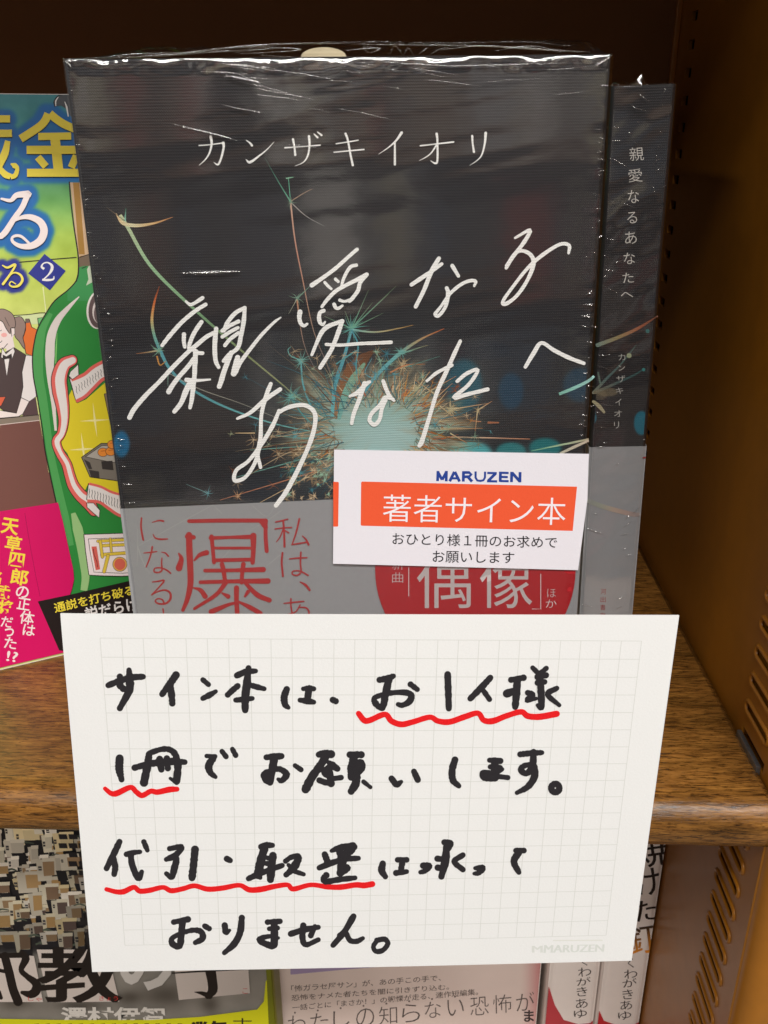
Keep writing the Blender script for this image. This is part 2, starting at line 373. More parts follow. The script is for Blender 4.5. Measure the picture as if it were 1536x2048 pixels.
# ================================================================== BOOKCASE
ZS = -172.32; XP = 100.0; YB = 403.0; YF = 197.0
bc = empty('bookcase', (0, 300, ZS - 1200), 'dark brown steel bookcase bay with wood-grain shelf and perforated bronze side panel', 'bookcase')
def shelf(name, zt, th=17.0, yf=198.0):
    r = 8.0; pr = [(YB - 1, 0)] + [(yf + r - r * math.sin(t), -r * 1.0 + r * math.cos(t)) for t in np.linspace(0, math.pi / 2, 12)] + \
        [(yf + r - r * math.cos(t), -th + r - r * math.sin(t)) for t in np.linspace(0, math.pi / 2, 12)] + [(YB - 1, -th)]
    n = len(pr); xs = (-820, XP - 2.5, XP - 0.8, XP - 0.2)
    V = []; cy, cz = 0, 0
    for i, x in enumerate(xs):
        k = (0, 0, 0.6, 2.2)[i]
        for y, z in pr: V.append((x, y + (k if y < 200 else 0), zt + z - (k if z > -1 else 0) + (k if z < -th + 1 else 0)))
    F = [(j * n + i, j * n + (i + 1) % n, (j + 1) * n + (i + 1) % n, (j + 1) * n + i) for j in range(len(xs) - 1) for i in range(n)]
    F += [tuple(range(n)), tuple(range((len(xs) - 1) * n, len(xs) * n))[::-1]]
    o = mesh(name, V, F, M_WOOD, bc)
    bm = bmesh.new(); bm.from_mesh(o.data); bmesh.ops.recalc_face_normals(bm, faces=bm.faces); bm.to_mesh(o.data); bm.free()
    for p in o.data.polygons:
        if abs(p.normal.x) < 0.9 and p.area < 0.05 and len(p.vertices) == 4: p.use_smooth = True
    return o
shelf('shelf_board', ZS); shelf('shelf_board', -400.0); shelf('shelf_board', 127.0)
boxm('back_panel', (-820, YB, -1370), (XP + 40, YB + 3, 420), M_BACK, bc)
# side panel: sheet steel with peg slots at the back and louvre slots near the front, its front edge folded round
ye = [204, 213.6, 232.2, 378.0, 386.6, YB - 0.6]
pegs = [28 + 9.48 * k for k in range(-60, 40)]; louv = [-122.8 + 9.56 * k for k in range(-40, 18)]
V = []; F = []
def quad(p): 
    b = len(V); V.extend(p); F.append((b, b + 1, b + 2, b + 3))
def strip(y0, y1, z0, z1, x=XP): quad([(x, y0, z0), (x, y0, z1), (x, y1, z1), (x, y1, z0)])
ZT, ZBm = 400.0, -700.0
for a, b_, slots, h in ((0, 1, None, 0), (1, 2, louv, 3.4), (2, 3, None, 0), (3, 4, pegs, 3.4), (4, 5, None, 0)):
    y0, y1 = ye[a], ye[b_]
    if slots is None: strip(y0, y1, ZBm, ZT); continue
    zc = ZBm
    for z in sorted(slots):
        if z - h / 2 <= zc or z + h / 2 > ZT: continue
        strip(y0, y1, zc, z - h / 2)
        # walls of the opening
        quad([(XP, y0, z - h / 2), (XP, y1, z - h / 2), (XP + 1.6, y1, z - h / 2), (XP + 1.6, y0, z - h / 2)])
        quad([(XP, y0, z + h / 2), (XP + 1.6, y0, z + h / 2), (XP + 1.6, y1, z + h / 2), (XP, y1, z + h / 2)])
        quad([(XP, y0, z - h / 2), (XP + 1.6, y0, z - h / 2), (XP + 1.6, y0, z + h / 2), (XP, y0, z + h / 2)])
        quad([(XP, y1, z - h / 2), (XP, y1, z + h / 2), (XP + 1.6, y1, z + h / 2), (XP + 1.6, y1, z - h / 2)])
        zc = z + h / 2
    strip(y0, y1, zc, ZT)
arc = [(XP, 204.0)] + [(XP + 7 - 7 * math.cos(t), 204 - 7 * math.sin(t)) for t in np.linspace(0.2, math.pi / 2, 7)] + [(XP + 34, 197.0), (XP + 34, 260)]
for (xa, ya), (xb, yb) in zip(arc[:-1], arc[1:]): quad([(xa, ya, ZBm), (xa, ya, ZT), (xb, yb, ZT), (xb, yb, ZBm)])
sp = mesh('side_panel', V, F, M_METAL, bc)
bm = bmesh.new(); bm.from_mesh(sp.data); bmesh.ops.remove_doubles(bm, verts=bm.verts, dist=1e-6); bm.to_mesh(sp.data); bm.free()
for p in sp.data.polygons:
    c = p.center; p.use_smooth = (c[0] * 1000 > XP and c[1] * 1000 < 204.1 - 300 and abs(p.normal.z) < .1)
boxm('slot_shade_sheet', (XP + 5, 206, ZBm), (XP + 6, YB - 1, ZT), M_DARK, bc)  # dark sheet behind the slots, colour paints the shade of the hollow
boxm('side_panel', (-822, YF, ZBm), (-820.5, YB, ZT), M_METAL, bc)  # left end out of view, added for its effect on the lighting
# corner post seam between the back and the side panel
boxm('corner_seam', (XP - 2.2, YB - 2.4, -700), (XP - 0.1, YB - 0.1, 400), M_METAL, bc, bevel=0.5)
# pressed louvre rims (rounded, raised), one piece each
def louvre(z, first=None):
    n = 22; V = []; F = []; yc0, yc1 = 215.4, 230.6; R = 1.9
    path = [(yc1 + R * math.cos(t), R * math.sin(t)) for t in np.linspace(-math.pi / 2, math.pi / 2, 8)] + [(yc0 + R * math.cos(t), R * math.sin(t)) for t in np.linspace(math.pi / 2, 1.5 * math.pi, 8)]
    m_ = len(path)
    for i, (y, zz) in enumerate(path):
        p0 = np.array(path[i - 1]); p1 = np.array(path[(i + 1) % m_]); d = p1 - p0; d /= np.linalg.norm(d); nn = np.array([d[1], -d[0]])
        for j in range(5):
            a = math.pi * j / 4; q = np.array([y, zz]) + nn * 0.75 * math.cos(a)
            V.append((XP + 0.02 - 0.75 * math.sin(a), q[0], z + q[1]))
    F = [(i * 5 + j, i * 5 + j + 1, ((i + 1) % m_) * 5 + j + 1, ((i + 1) % m_) * 5 + j) for i in range(m_) for j in range(4)]
    o = mesh('louvre', V, F, M_METAL, sp, smooth=True)
    bm = bmesh.new(); bm.from_mesh(o.data); bmesh.ops.recalc_face_normals(bm, faces=bm.faces); bm.to_mesh(o.data); bm.free(); return o
lv = louvre(louv[40])
for z in louv:
    if -330 < z < -108 and z != louv[40] and not (-198 < z < -170):
        c = lv.copy(); COL.objects.link(c); c.location = (0, 0, (z - louv[40]) / 1000)
boxm('shelf_bracket', (XP - 1.5, 214.9, ZS - 2), (XP - 0.1, 232.5, ZS + 1.6), M_ZINC, bc, bevel=0.35)

# ================================================================== FRONT BOOK (face out, shrink wrapped)
A_, B_ = (190, 1300, 3.012), (680, 1300, 3.012)
C_, D_ = (190, 1640, 3.012), (680, 1640, 2.518)
E_, F_ = (230, 420, 2.695), (640, 420, 2.695)
H_, I_ = (0, 60, 2.0), (768, 60, 2.0)
J_, K_ = (230, 980, 3.268), (640, 880, 2.327)
L_, Mm, N_ = (0, 500, 5.121), (0, 900, 4.453), (0, 170, 5.25)
P_, Q_, R_ = (1150, 560, 6.024), (1150, 860, 5.388), (1200, 0, 2.926)
G_ = (560, 640, 3.491); U_ = (540, 1880, 2.648); W_ = (1080, 1600, 3.368)
k1, k2, k3, k4, k5, k6, k7, k8 = (250, 580, 4.8), (580, 480, 6.982), (190, 1480, 5.908), (500, 1480, 5.486), (460, 1660, 5.12), (0, 1880, 5.486), (260, 1880, 5.12), (0, 1630, 7.314)
FB = Plane((-82.1, 226.83, 14.94), 6.94, 2.81, -0.45)
base = FB.P([64, 188], -10)
fb = empty('book', base, 'large black hardcover with sparkler art and white signature title, shrink-wrapped, facing front behind the card', 'book', 'copies of the same black sparkler hardcover')
cvf = case('cover', FB.o, FB.u, FB.n, FB.v, 128.0, 20.0, 188.0, 1.6, 2.4, M_BOARD, fb)
block('page_block', FB.o, FB.u, FB.n, FB.v, 3, 125.4, -17.5, -2.5, 3, 185, M_PAGES, fb)
def ell(x, y, cx, cy, rx, ry, soft=0.15):
    d = np.sqrt(((x - cx) / rx) ** 2 + ((y - cy) / ry) ** 2); return 1 / (1 + np.exp((d - 1) / soft * 2.5))
def mixc(C, f, col): return C * (1 - f[:, None]) + np.asarray(col, float) * f[:, None]
def front_art(x, y, u, v):
    C = np.tile(np.array([38., 38, 42]), (len(x), 1)); C += (fbm(u * .05, v * .05, 3)[:, None] - .5) * 6
    g = np.exp(-(((x - 760) / 210) ** 2 + ((y - 850) / 170) ** 2)); C += g[:, None] * np.array([20, 32, 32])
    for cx, cy, rx, ry, col, a in ((928, 770, 36, 52, (22, 98, 118), .7), (1022, 782, 25, 36, (24, 72, 104), .55), (938, 908, 46, 26, (84, 178, 184), .9),
            (925, 915, 22, 15, (140, 205, 200), .7), (1022, 903, 30, 18, (44, 132, 136), .85), (1090, 896, 32, 20, (32, 122, 126), .85), (1160, 770, 34, 34, (18, 66, 96), .6),
            (243, 888, 16, 26, (22, 104, 148), .9), (960, 700, 60, 20, (30, 40, 52), .5), (740, 790, 44, 60, (120, 160, 160), .3)):
        C = mixc(C, ell(x, y, cx, cy, rx, ry) * a, col)
    n = fbm(x * .018, y * .018, 11) - .5
    ang = np.arctan2(y - 852, x - 758); spik = fbm(ang * 9 + 40, np.hypot(x - 758, y - 852) * .012, 17) - .5
    d = np.sqrt(((x - 750) / 138) ** 2 + ((y - 862) / 104) ** 2) + n * .35 + spik * 1.1
    C = mixc(C, 1 / (1 + np.exp((d - 1.12) * 9)) * .75, (176, 150, 110))
    C = mixc(C, 1 / (1 + np.exp((d - .97) * 11)) * (x > 700) * .5, (178, 110, 58))
    C = mixc(C, 1 / (1 + np.exp((d - .84) * 7)), (150, 186, 180))
    d2 = np.sqrt(((x - 770) / 90) ** 2 + ((y - 880) / 45) ** 2); C = mixc(C, 1 / (1 + np.exp((d2 - .9) * 5)) * .7, (172, 202, 202))
    # the hidden lower part carries the same burst
    return C
sheet('cover_art', FB, 0.3, 126.6, 0.3, 187.7, 0.36, front_art, M_LINEN, cvf, off=0.06)
sk = Ink(0.0004, 0.11)
TEAL, TEAL2, MINT, CREAM, RUST, GOLD = (98, 170, 180), (66, 140, 158), (160, 202, 176), (206, 184, 150), (184, 104, 62), (200, 140, 70)
def star(cx, cy, r, n, col, a0=0, a1=360, w_=1.6):
    for i in range(n):
        a = math.radians(a0 + (a1 - a0) * (i + random.random() * .8) / n); rr = r * random.uniform(.45, 1.15); b = a + random.uniform(-.25, .25)
        sk.stroke([(cx, cy), (cx + rr * .5 * math.cos(a), cy + rr * .5 * math.sin(a)), (cx + rr * math.cos(b), cy + rr * math.sin(b))], [w_, w_ * .7, .3], [col, np.array(col) * .75 + np.array([20, 10, 4])], smooth=2, cap='no')
# dense burst of fine sparks round the glow
cx0, cy0 = 752, 858
for i in range(170):
    a = random.uniform(-math.pi, math.pi); ca, sa = math.cos(a), math.sin(a)
    r0_ = random.uniform(55, 105) * (1.15 if abs(ca) > .5 else .9); ln = random.choice([35, 50, 70, 95]) * random.uniform(.6, 1.4)
    if sa < -.2 and ca > -.3: ln *= .8
    if ca < -.2: ln *= 1.35
    up = (160, 176, 150); col = random.choice([TEAL, TEAL2, MINT, CREAM, CREAM, RUST, GOLD, up]) if ca > -.2 else random.choice([TEAL, TEAL2, CREAM, CREAM, RUST, up])
    col = np.array(col) * random.uniform(.6, 1.0)
    b = a + random.uniform(-.22, .22); p0 = (cx0 + r0_ * ca * 1.1, cy0 + r0_ * sa * .85); r1_ = r0_ + ln; p2 = (cx0 + r1_ * math.cos(b) * 1.1, cy0 + r1_ * math.sin(b) * .92)
    pm = ((p0[0] + p2[0]) / 2 + random.uniform(-8, 8), (p0[1] + p2[1]) / 2 + random.uniform(-8, 8))
    if p2[0] < 250 or p2[0] > 1150: continue
    wv = random.uniform(.8, 2.2); sk.stroke([p0, pm, p2], [wv, wv * .8, .4], [col, col * .8], smooth=3, cap='no')
    if random.random() < .45: star(p2[0], p2[1], random.uniform(7, 18), random.randint(4, 8), col, w_=1.2)
for i in range(120):          # short orange and cream fringe hugging the glow, most of it on the right
    a = random.uniform(-1.3, 1.2) if random.random() < .7 else random.uniform(1.6, 4.6); r = random.uniform(75, 120)
    p0 = (cx0 + r * math.cos(a) * 1.12, cy0 + r * math.sin(a) * .8); ln = random.uniform(14, 42); b = a + random.uniform(-.5, .5)
    sk.stroke([p0, (p0[0] + ln * math.cos(b), p0[1] + ln * math.sin(b))], [random.uniform(1.5, 3), .5], random.choice([RUST, GOLD, CREAM, (150, 176, 160), (190, 170, 130)]), smooth=2, cap='no')
for i in range(85):
    a = random.uniform(-math.pi, math.pi); r = random.uniform(95, 190); px_, py_ = cx0 + r * math.cos(a) * 1.1, cy0 + r * math.sin(a) * .85
    if py_ > 1004 or py_ < 700: continue
    col = random.choice([TEAL, MINT, CREAM, (150, 120, 90), TEAL2]); star(px_, py_, random.uniform(9, 22), random.randint(5, 9), np.array(col) * .9, w_=1.6)
    a2 = a + random.uniform(-.6, .6); st_ = (cx0 + 70 * math.cos(a2) * 1.2, cy0 + 60 * math.sin(a2)); sk.stroke([st_, ((st_[0] + px_) / 2 + random.uniform(-14, 14), (st_[1] + py_) / 2 + random.uniform(-14, 14)), (px_, py_)], [1.2, 1.8, 1.2], np.array(col) * .75, smooth=4, cap='no')
# flame-like curl above the glow
sk.stroke([(745, 703), (722, 722), (702, 752), (682, 790), (672, 835)], [6, 34, 34, 24, 8], [(96, 66, 46), (136, 92, 62), (156, 122, 90)], smooth=5, rag=.7)
sk.stroke([(728, 728), (708, 756), (690, 790), (678, 835)], [6, 16, 14, 8], [(128, 168, 142), (120, 176, 170)], smooth=5)
# long lines traced one by one
def T(pts, w_, col, crop=None, sm=6): sk.stroke(pts, np.array(w_) * .82, col, crop, smooth=sm, cap='no')
T([(240, 430), (256, 455), (300, 530), (372, 603), (470, 690), (560, 765), (600, 800)], [9, 8.5, 8, 7, 5, 3.5, 2], [(196, 206, 166), (150, 192, 150), (120, 160, 120), (128, 140, 96), (150, 150, 110)])
T([(232, 427), (246, 446), (275, 451), (310, 446), (346, 434)], [2, 9, 8, 5, 1], [(226, 190, 140), (220, 214, 176), (222, 182, 128), (190, 128, 84)])
T([(250, 442), (252, 416)], [5, 1], [(150, 200, 180), (60, 120, 100)]); T([(250, 442), (214, 415)], [2, .5], (130, 110, 90))
T([(581, 403), (556, 362), (530, 316)], [3, 2, .6], [(110, 180, 150), (70, 110, 100)]); T([(581, 403), (577, 357)], [1.8, 1.4], (110, 190, 160)); T([(572, 357), (587, 354)], [3.5, 1.5], (140, 190, 160))
T([(581, 403), (608, 386), (624, 378)], [2.2, 1.4, .8], (180, 150, 126)); T([(581, 404), (612, 432), (648, 452)], [2, 1.6, .6], [(200, 190, 180), (140, 140, 140)])
T([(581, 403), (590, 480), (606, 562), (628, 664), (662, 745)], [4, 3.2, 2.6, 2, 1.4], [(206, 170, 150), (196, 140, 116), (170, 140, 120), (120, 110, 110)]); star(582, 404, 14, 8, (120, 150, 130))
T([(594, 598), (602, 660), (612, 700), (632, 742)], [4, 2, 1.4, 1], [(190, 140, 110), (130, 120, 120)]); star(594, 596, 20, 7, (120, 160, 140)); T([(594, 598), (577, 628)], [2, .6], (170, 170, 150)); T([(594, 598), (622, 570)], [2.5, 1], (110, 150, 130))
T([(319, 572), (309, 604), (304, 640), (309, 672), (320, 700)], [2, 5, 7, 7, 8], [(120, 60, 40), (200, 104, 56), (206, 170, 110), (120, 170, 150), (86, 158, 168)])
T([(320, 700), (338, 735), (372, 770), (425, 802), (490, 829), (560, 850), (620, 862)], [8, 7, 6.5, 5.5, 4, 3, 2], [(90, 160, 172), (80, 150, 160), (106, 176, 178), (110, 170, 164)])
T([(320, 700), (298, 704), (273, 707)], [5, 3, 1], [(170, 180, 150), (170, 110, 70)]); star(318, 700, 20, 9, (120, 170, 150), w_=2.5); T([(314, 712), (320, 730), (332, 722)], [4, 3, 1.5], (196, 140, 70))
T([(335, 745), (400, 778), (480, 806), (560, 838)], [1.5, 2, 1.4, 1], (150, 150, 140)); T([(336, 750), (336, 772)], [2.5, .8], (120, 150, 140))
T([(703, 659), (687, 718), (670, 770), (664, 835)], [6, 8, 10, 8], [(96, 168, 180), (86, 156, 170), (110, 180, 184)]); star(703, 657, 34, 16, (96, 166, 160), w_=2.4)
for p in ((737, 580), (745, 605), (740, 622), (777, 588), (792, 572), (766, 626), (690, 622), (648, 632)): T([(703, 657), p], [3, .6], [(110, 170, 150), (120, 140, 110)])
T([(703, 659), (750, 664), (795, 657), (826, 650)], [5, 4, 2.6, 1], [(120, 180, 178), (176, 168, 130), (186, 140, 80)]); T([(703, 659), (716, 690), (712, 730), (716, 760)], [4, 4, 4, 2], (80, 150, 160)); T([(672, 728), (706, 705), (716, 700)], [3, 4, 2], (90, 156, 160))
T([(602, 724), (606, 768), (620, 808), (636, 840)], [4, 4, 5, 4], [(100, 170, 176), (80, 150, 160)]); star(602, 722, 24, 14, (110, 176, 170), w_=1.8); T([(602, 720), (582, 712), (576, 700), (582, 693)], [2.5, 2.5, 2, 1], (110, 176, 170))
star(583, 794, 30, 20, (106, 176, 170), w_=2); T([(583, 796), (606, 830), (640, 862)], [3, 3, 2], (80, 150, 150)); star(650, 786, 16, 7, (100, 150, 150))
T([(718, 800), (752, 752), (798, 708), (842, 678), (888, 657)], [6, 8, 9, 5, 1.5], [(90, 160, 172), (96, 166, 180), (110, 176, 176), (170, 150, 110), (186, 96, 52)]); star(802, 704, 22, 12, (110, 176, 170), w_=2.2); T([(806, 706), (836, 696), (856, 690)], [4, 2, .8], [(110, 170, 160), (150, 140, 100)])
T([(748, 758), (730, 745), (744, 716)], [3, 2, 1], (100, 160, 170)); star(752, 750, 18, 9, (100, 166, 176)); star(806, 732, 20, 12, (190, 176, 140), w_=2.4); T([(780, 745), (812, 730), (850, 728)], [4, 3, 1], (190, 130, 90)); T([(812, 734), (880, 712)], [2, .8], (90, 140, 130))
for p0, p1 in (((845, 790), (912, 752)), ((860, 806), (905, 766)), ((880, 812), (915, 840)), ((905, 818), (978, 806)), ((955, 820), (984, 802)), ((955, 820), (950, 862)), ((880, 858), (965, 856)), ((900, 866), (934, 886)), ((870, 788), (830, 760)), ((845, 760), (846, 740)), ((838, 772), (860, 742))):
    T([p0, p1], [3.4, 1], [(196, 186, 150), (190, 136, 96)])
star(956, 820, 14, 8, (190, 170, 130)); star(902, 818, 24, 14, (184, 176, 140), w_=3); star(845, 752, 18, 10, (140, 170, 150)); star(834, 778, 30, 22, (180, 176, 140), w_=2.4)
T([(850, 873), (960, 875), (1060, 878)], [2, 3, 2], [(200, 150, 110), (206, 176, 150), (180, 120, 90)]); T([(975, 845), (998, 845)], [5, 3], (170, 110, 80)); T([(940, 841), (962, 843)], [4, 2], (180, 130, 100))
T([(1118, 788), (1150, 775), (1176, 762), (1188, 752)], [7, 8, 7, 6], [(128, 186, 170), (150, 206, 196), (150, 196, 190)]); T([(1062, 902), (1110, 892), (1150, 884), (1177, 878)], [2, 4, 5, 4], [(110, 170, 140), (170, 196, 160), (190, 176, 150)]); T([(1120, 907), (1150, 893), (1177, 881)], [6, 7, 5], [(200, 196, 176), (206, 190, 170)])
for p0, p1 in (((510, 866), (470, 866)), ((640, 880), (520, 868)), ((650, 905), (470, 955)), ((640, 940), (440, 1000)), ((660, 930), (520, 1005)), ((620, 930), (560, 935)), ((640, 890), (500, 900))):
    T([p0, p1], [3.4, 1.2], random.choice([(196, 170, 130), (110, 160, 150), (180, 120, 90)]))
star(416, 986, 16, 8, (90, 150, 160)); T([(416, 986), (372, 968)], [2, .6], (110, 150, 150)); star(476, 992, 14, 9, (190, 150, 110)); star(462, 868, 8, 5, (150, 160, 130)); star(590, 870, 20, 14, TEAL); star(584, 938, 22, 14, (90, 150, 140)); star(600, 900, 18, 12, CREAM)
for i in range(60): star(random.uniform(570, 660), random.uniform(905, 1000), random.uniform(6, 16), 5, random.choice([CREAM, MINT, (150, 130, 100)]), w_=2.2)
sk.build('spark_print', FB, M_LINEN, cvf, off=0.075)
# handwritten white title on the cover
WH = (250, 250, 248); sg = Ink()
def S(pts, wd, crop, sm=6): sg.stroke(pts, np.array(wd) * .93, WH, crop, smooth=sm, rag=.12)
S([(585, 108), (625, 138), (668, 125), (745, 75)], [24, 34, 36, 42], k1); S([(775, 138), (690, 190), (600, 260), (520, 335), (420, 450), (358, 530)], [40, 42, 44, 44, 44, 38], k1)
S([(567, 425), (566, 490), (575, 545)], [44, 42, 36], k1); S([(735, 305), (690, 370), (650, 440), (620, 520), (610, 560)], [44, 44, 44, 40, 30], k1)
S([(45, 1222), (90, 1140), (200, 1010), (330, 880), (460, 740), (600, 600), (690, 525), (780, 450), (845, 415)], [48, 50, 46, 44, 44, 44, 46, 44, 44], k1)
S([(876, 370), (866, 470), (862, 570), (872, 680), (900, 740)], [44, 50, 48, 46, 36], k1); S([(655, 570), (700, 600), (745, 605)], [44, 40, 40], k1)
S([(680, 590), (672, 700), (668, 820), (655, 940), (640, 1060), (625, 1128)], [52, 54, 46, 48, 46, 36], k1); S([(660, 660), (600, 740), (520, 830), (460, 910), (420, 975)], [44, 46, 48, 50, 52], k1)
S([(590, 860), (700, 866), (818, 857)], [44, 32, 20], k1); S([(640, 870), (590, 960), (540, 1080), (475, 1165)], [60, 60, 50, 44], k1)
S([(950, 390), (985, 310), (1060, 220), (1150, 170)], [40, 44, 44, 40], k1); S([(1150, 172), (1140, 300), (1115, 430), (1085, 550), (1000, 620), (945, 680)], [40, 46, 46, 44, 44, 36], k1)
S([(935, 390), (1000, 345), (1090, 300)], [44, 40, 40], k1); S([(935, 448), (1010, 400), (1085, 360)], [40, 40, 36], k1); S([(960, 530), (1010, 470), (1090, 410)], [40, 40, 40], k1)
S([(1020, 600), (985, 690), (945, 800), (925, 870), (905, 925)], [50, 54, 52, 54, 48], k1); S([(1082, 645), (1065, 720), (1045, 800)], [52, 66, 60], k1); S([(1060, 780), (1110, 690), (1230, 530), (1320, 420), (1430, 310), (1495, 262)], [60, 44, 38, 36, 30, 16], k1)
# second character
S([(305, 630), (480, 510), (640, 390), (830, 220), (935, 130)], [66, 60, 58, 54, 56], k2); S([(485, 590), (530, 640), (575, 680)], [44, 46, 40], k2); S([(635, 545), (672, 578)], [48, 44], k2)
S([(925, 350), (850, 370), (790, 450), (740, 560), (720, 640)], [52, 56, 50, 48, 40], k2); S([(1070, 480), (960, 540), (780, 630), (640, 710), (520, 830), (445, 930)], [64, 62, 60, 58, 58, 44], k2)
S([(1070, 490), (980, 590), (950, 700), (880, 800), (830, 855)], [50, 60, 58, 60, 50], k2); S([(695, 838), (760, 855), (850, 830)], [50, 40, 50], k2); S([(615, 895), (640, 945), (680, 950), (730, 915)], [58, 52, 48, 40], k2)
S([(470, 985), (420, 1010), (405, 1080), (420, 1150), (460, 1180), (490, 1140)], [58, 56, 64, 60, 40, 30], k2); S([(140, 1000), (130, 1080), (150, 1160), (195, 1195), (240, 1170)], [74, 66, 60, 50, 36], k2)
S([(730, 1130), (640, 1160), (520, 1210), (440, 1290), (370, 1440), (305, 1600)], [62, 60, 70, 66, 52, 46], k2); S([(725, 1140), (680, 1270), (620, 1430), (560, 1560), (420, 1780)], [62, 70, 66, 64, 62], k2)
S([(505, 1455), (700, 1465), (960, 1445), (1200, 1435), (1410, 1425)], [46, 48, 50, 52, 52], k2)
# third to fifth, upper right
for p, w_ in (([(640, 260), (600, 330), (560, 430), (515, 520)], [24, 26, 24, 24]), ([(492, 402), (540, 370), (600, 330), (655, 290)], [22, 26, 22, 20]), ([(712, 300), (745, 355)], [24, 20]),
        ([(682, 420), (690, 450), (675, 520), (640, 568), (620, 560), (650, 520), (700, 450), (760, 400), (810, 380), (838, 385), (830, 408)], [22, 26, 20, 20, 22, 16, 20, 20, 20, 20, 14]),
        ([(1050, 150), (1130, 108), (1100, 170), (1040, 250), (1002, 312)], [14, 22, 24, 22, 18]), ([(1002, 300), (1060, 225), (1120, 230), (1150, 280), (1120, 370), (1060, 460), (1000, 505), (985, 490), (1040, 410), (1120, 310), (1200, 240), (1290, 185), (1340, 190), (1338, 232)], [16, 22, 22, 26, 22, 20, 24, 20, 18, 20, 22, 20, 22, 16]),
        ([(1105, 845), (1150, 770), (1192, 715), (1260, 755), (1340, 795), (1420, 825)], [20, 26, 22, 24, 24, 20]),
        ([(755, 705), (720, 780), (680, 870), (630, 980), (590, 1110), (550, 1240), (535, 1268)], [20, 24, 24, 24, 22, 28, 26]), ([(575, 920), (630, 875), (710, 835)], [16, 20, 20]), ([(738, 922), (790, 880), (850, 860), (800, 940), (720, 1010), (800, 990), (902, 965)], [20, 22, 20, 22, 24, 24, 22])):
    S(p, w_, F_, 5)
S([(487, 530), (540, 505), (600, 445), (625, 430)], [20, 36, 34, 24], G_); S([(590, 440), (550, 560), (515, 650), (500, 718)], [36, 32, 32, 28], G_); S([(720, 425), (740, 480), (765, 530), (795, 560)], [30, 30, 30, 20], G_)
S([(790, 550), (735, 540), (700, 590), (640, 650), (625, 700), (660, 728), (695, 690), (710, 620), (740, 560)], [22, 34, 32, 30, 30, 32, 30, 28, 20], G_)
for p, w_ in (([(840, 935), (815, 1000), (790, 1100), (785, 1220), (770, 1310), (785, 1385)], [24, 26, 22, 24, 22, 20]), ([(660, 1122), (730, 1090), (810, 1020), (890, 965)], [16, 22, 26, 26]),
        ([(885, 1080), (850, 1160), (790, 1260), (720, 1350), (655, 1400), (645, 1455), (700, 1440), (750, 1370), (780, 1280)], [22, 26, 24, 22, 22, 24, 22, 22, 20]),
        ([(880, 1090), (940, 1060), (1020, 1050), (1075, 1090), (1075, 1170), (1040, 1280), (980, 1410), (920, 1520), (868, 1590)], [22, 24, 24, 26, 26, 26, 26, 28, 26])):
    S(p, w_, E_, 6)
sg.build('handwritten_title', FB, M_LINEN, cvf, off=0.2)
au = Ink(); WA = (250, 250, 248)
def Sa(pts, wd, crop): au.stroke(pts, wd, WA, crop, smooth=6)
for p, w_ in (([(797, 462), (840, 459), (890, 452)], [5, 4, 5]), ([(893, 452), (895, 470), (884, 515), (872, 538), (856, 530)], [12, 9, 8, 8, 2]), ([(843, 427), (847, 455), (838, 492), (820, 520), (797, 541)], [11, 9, 7, 5, 2]),
        ([(985, 441), (1000, 452), (1008, 462)], [3, 7, 9]), ([(984, 518), (1000, 529), (1035, 505), (1068, 478), (1096, 448)], [3, 11, 7, 4, 1.5]),
        ([(1140, 471), (1200, 467), (1280, 461)], [6, 4, 6]), ([(1172, 437), (1178, 470), (1181, 500)], [9, 7, 9]), ([(1236, 425), (1238, 465), (1230, 505), (1212, 530), (1180, 544)], [10, 8, 7, 4, 1.5]), ([(1256, 416), (1270, 430)], [4, 8]), ([(1270, 408), (1286, 421)], [4, 8]),
        ([(1345, 455), (1385, 449), (1432, 441)], [5, 5, 5]), ([(1336, 489), (1390, 484), (1455, 478)], [5, 5, 6]), ([(1382, 415), (1391, 440), (1402, 500), (1411, 541)], [9, 8, 8, 9])): Sa(p, w_, H_)
for p, w_ in (([(70, 411), (50, 440), (20, 468), (-22, 497)], [11, 8, 5, 1.5]), ([(43, 447), (43, 490), (43, 538)], [7, 8, 9]), ([(145, 463), (200, 457), (277, 448)], [6, 5, 7]), ([(210, 415), (213, 445), (213, 520), (204, 533), (186, 523)], [10, 8, 8, 9, 2]),
        ([(211, 458), (188, 492), (165, 510), (141, 522)], [7, 5, 4, 1.5]), ([(352, 424), (354, 455), (359, 488)], [9, 7, 9]), ([(406, 412), (402, 455), (390, 500), (370, 523), (343, 541)], [11, 8, 6, 4, 1.5])): Sa(p, w_, I_)
au.build('author_name', FB, M_LINEN, cvf, off=0.2)
# grey translucent paper band round the lower part
vb = float(FB.uv([(450, 1008)])[0][1])
M_OBI = plain('grey_vellum_paper', (150, 151, 154), 0.5, noise=0.05, nscale=700, spec=0.4)
ob_ = case('paper_band', FB.o + vb * FB.v + 0.32 * FB.n - 0.2 * FB.u, FB.u, FB.n, FB.v, 128.5, 20.6, 188 - vb, 1.7, 0.18, M_OBI, fb)
bi = Ink(); RD = (172, 38, 44)
for p in ([(640, 95), (400, 225), (150, 365)], [(150, 365), (150, 250)], [(150, 365), (145, 490)], [(150, 365), (205, 520)], [(150, 365), (175, 450), (230, 545)], [(1090, 130), (990, 200), (900, 250)], [(900, 100), (990, 170), (1040, 110)], [(1080, 420), (990, 495)], [(760, 380), (560, 600)], [(700, 150), (640, 95)]):
    bi.stroke(p, [3, 2.5, 2], (172, 174, 172), J_, smooth=3, cap='no')
def Sr(pts, wd): bi.stroke(pts, wd, RD, J_, smooth=6)
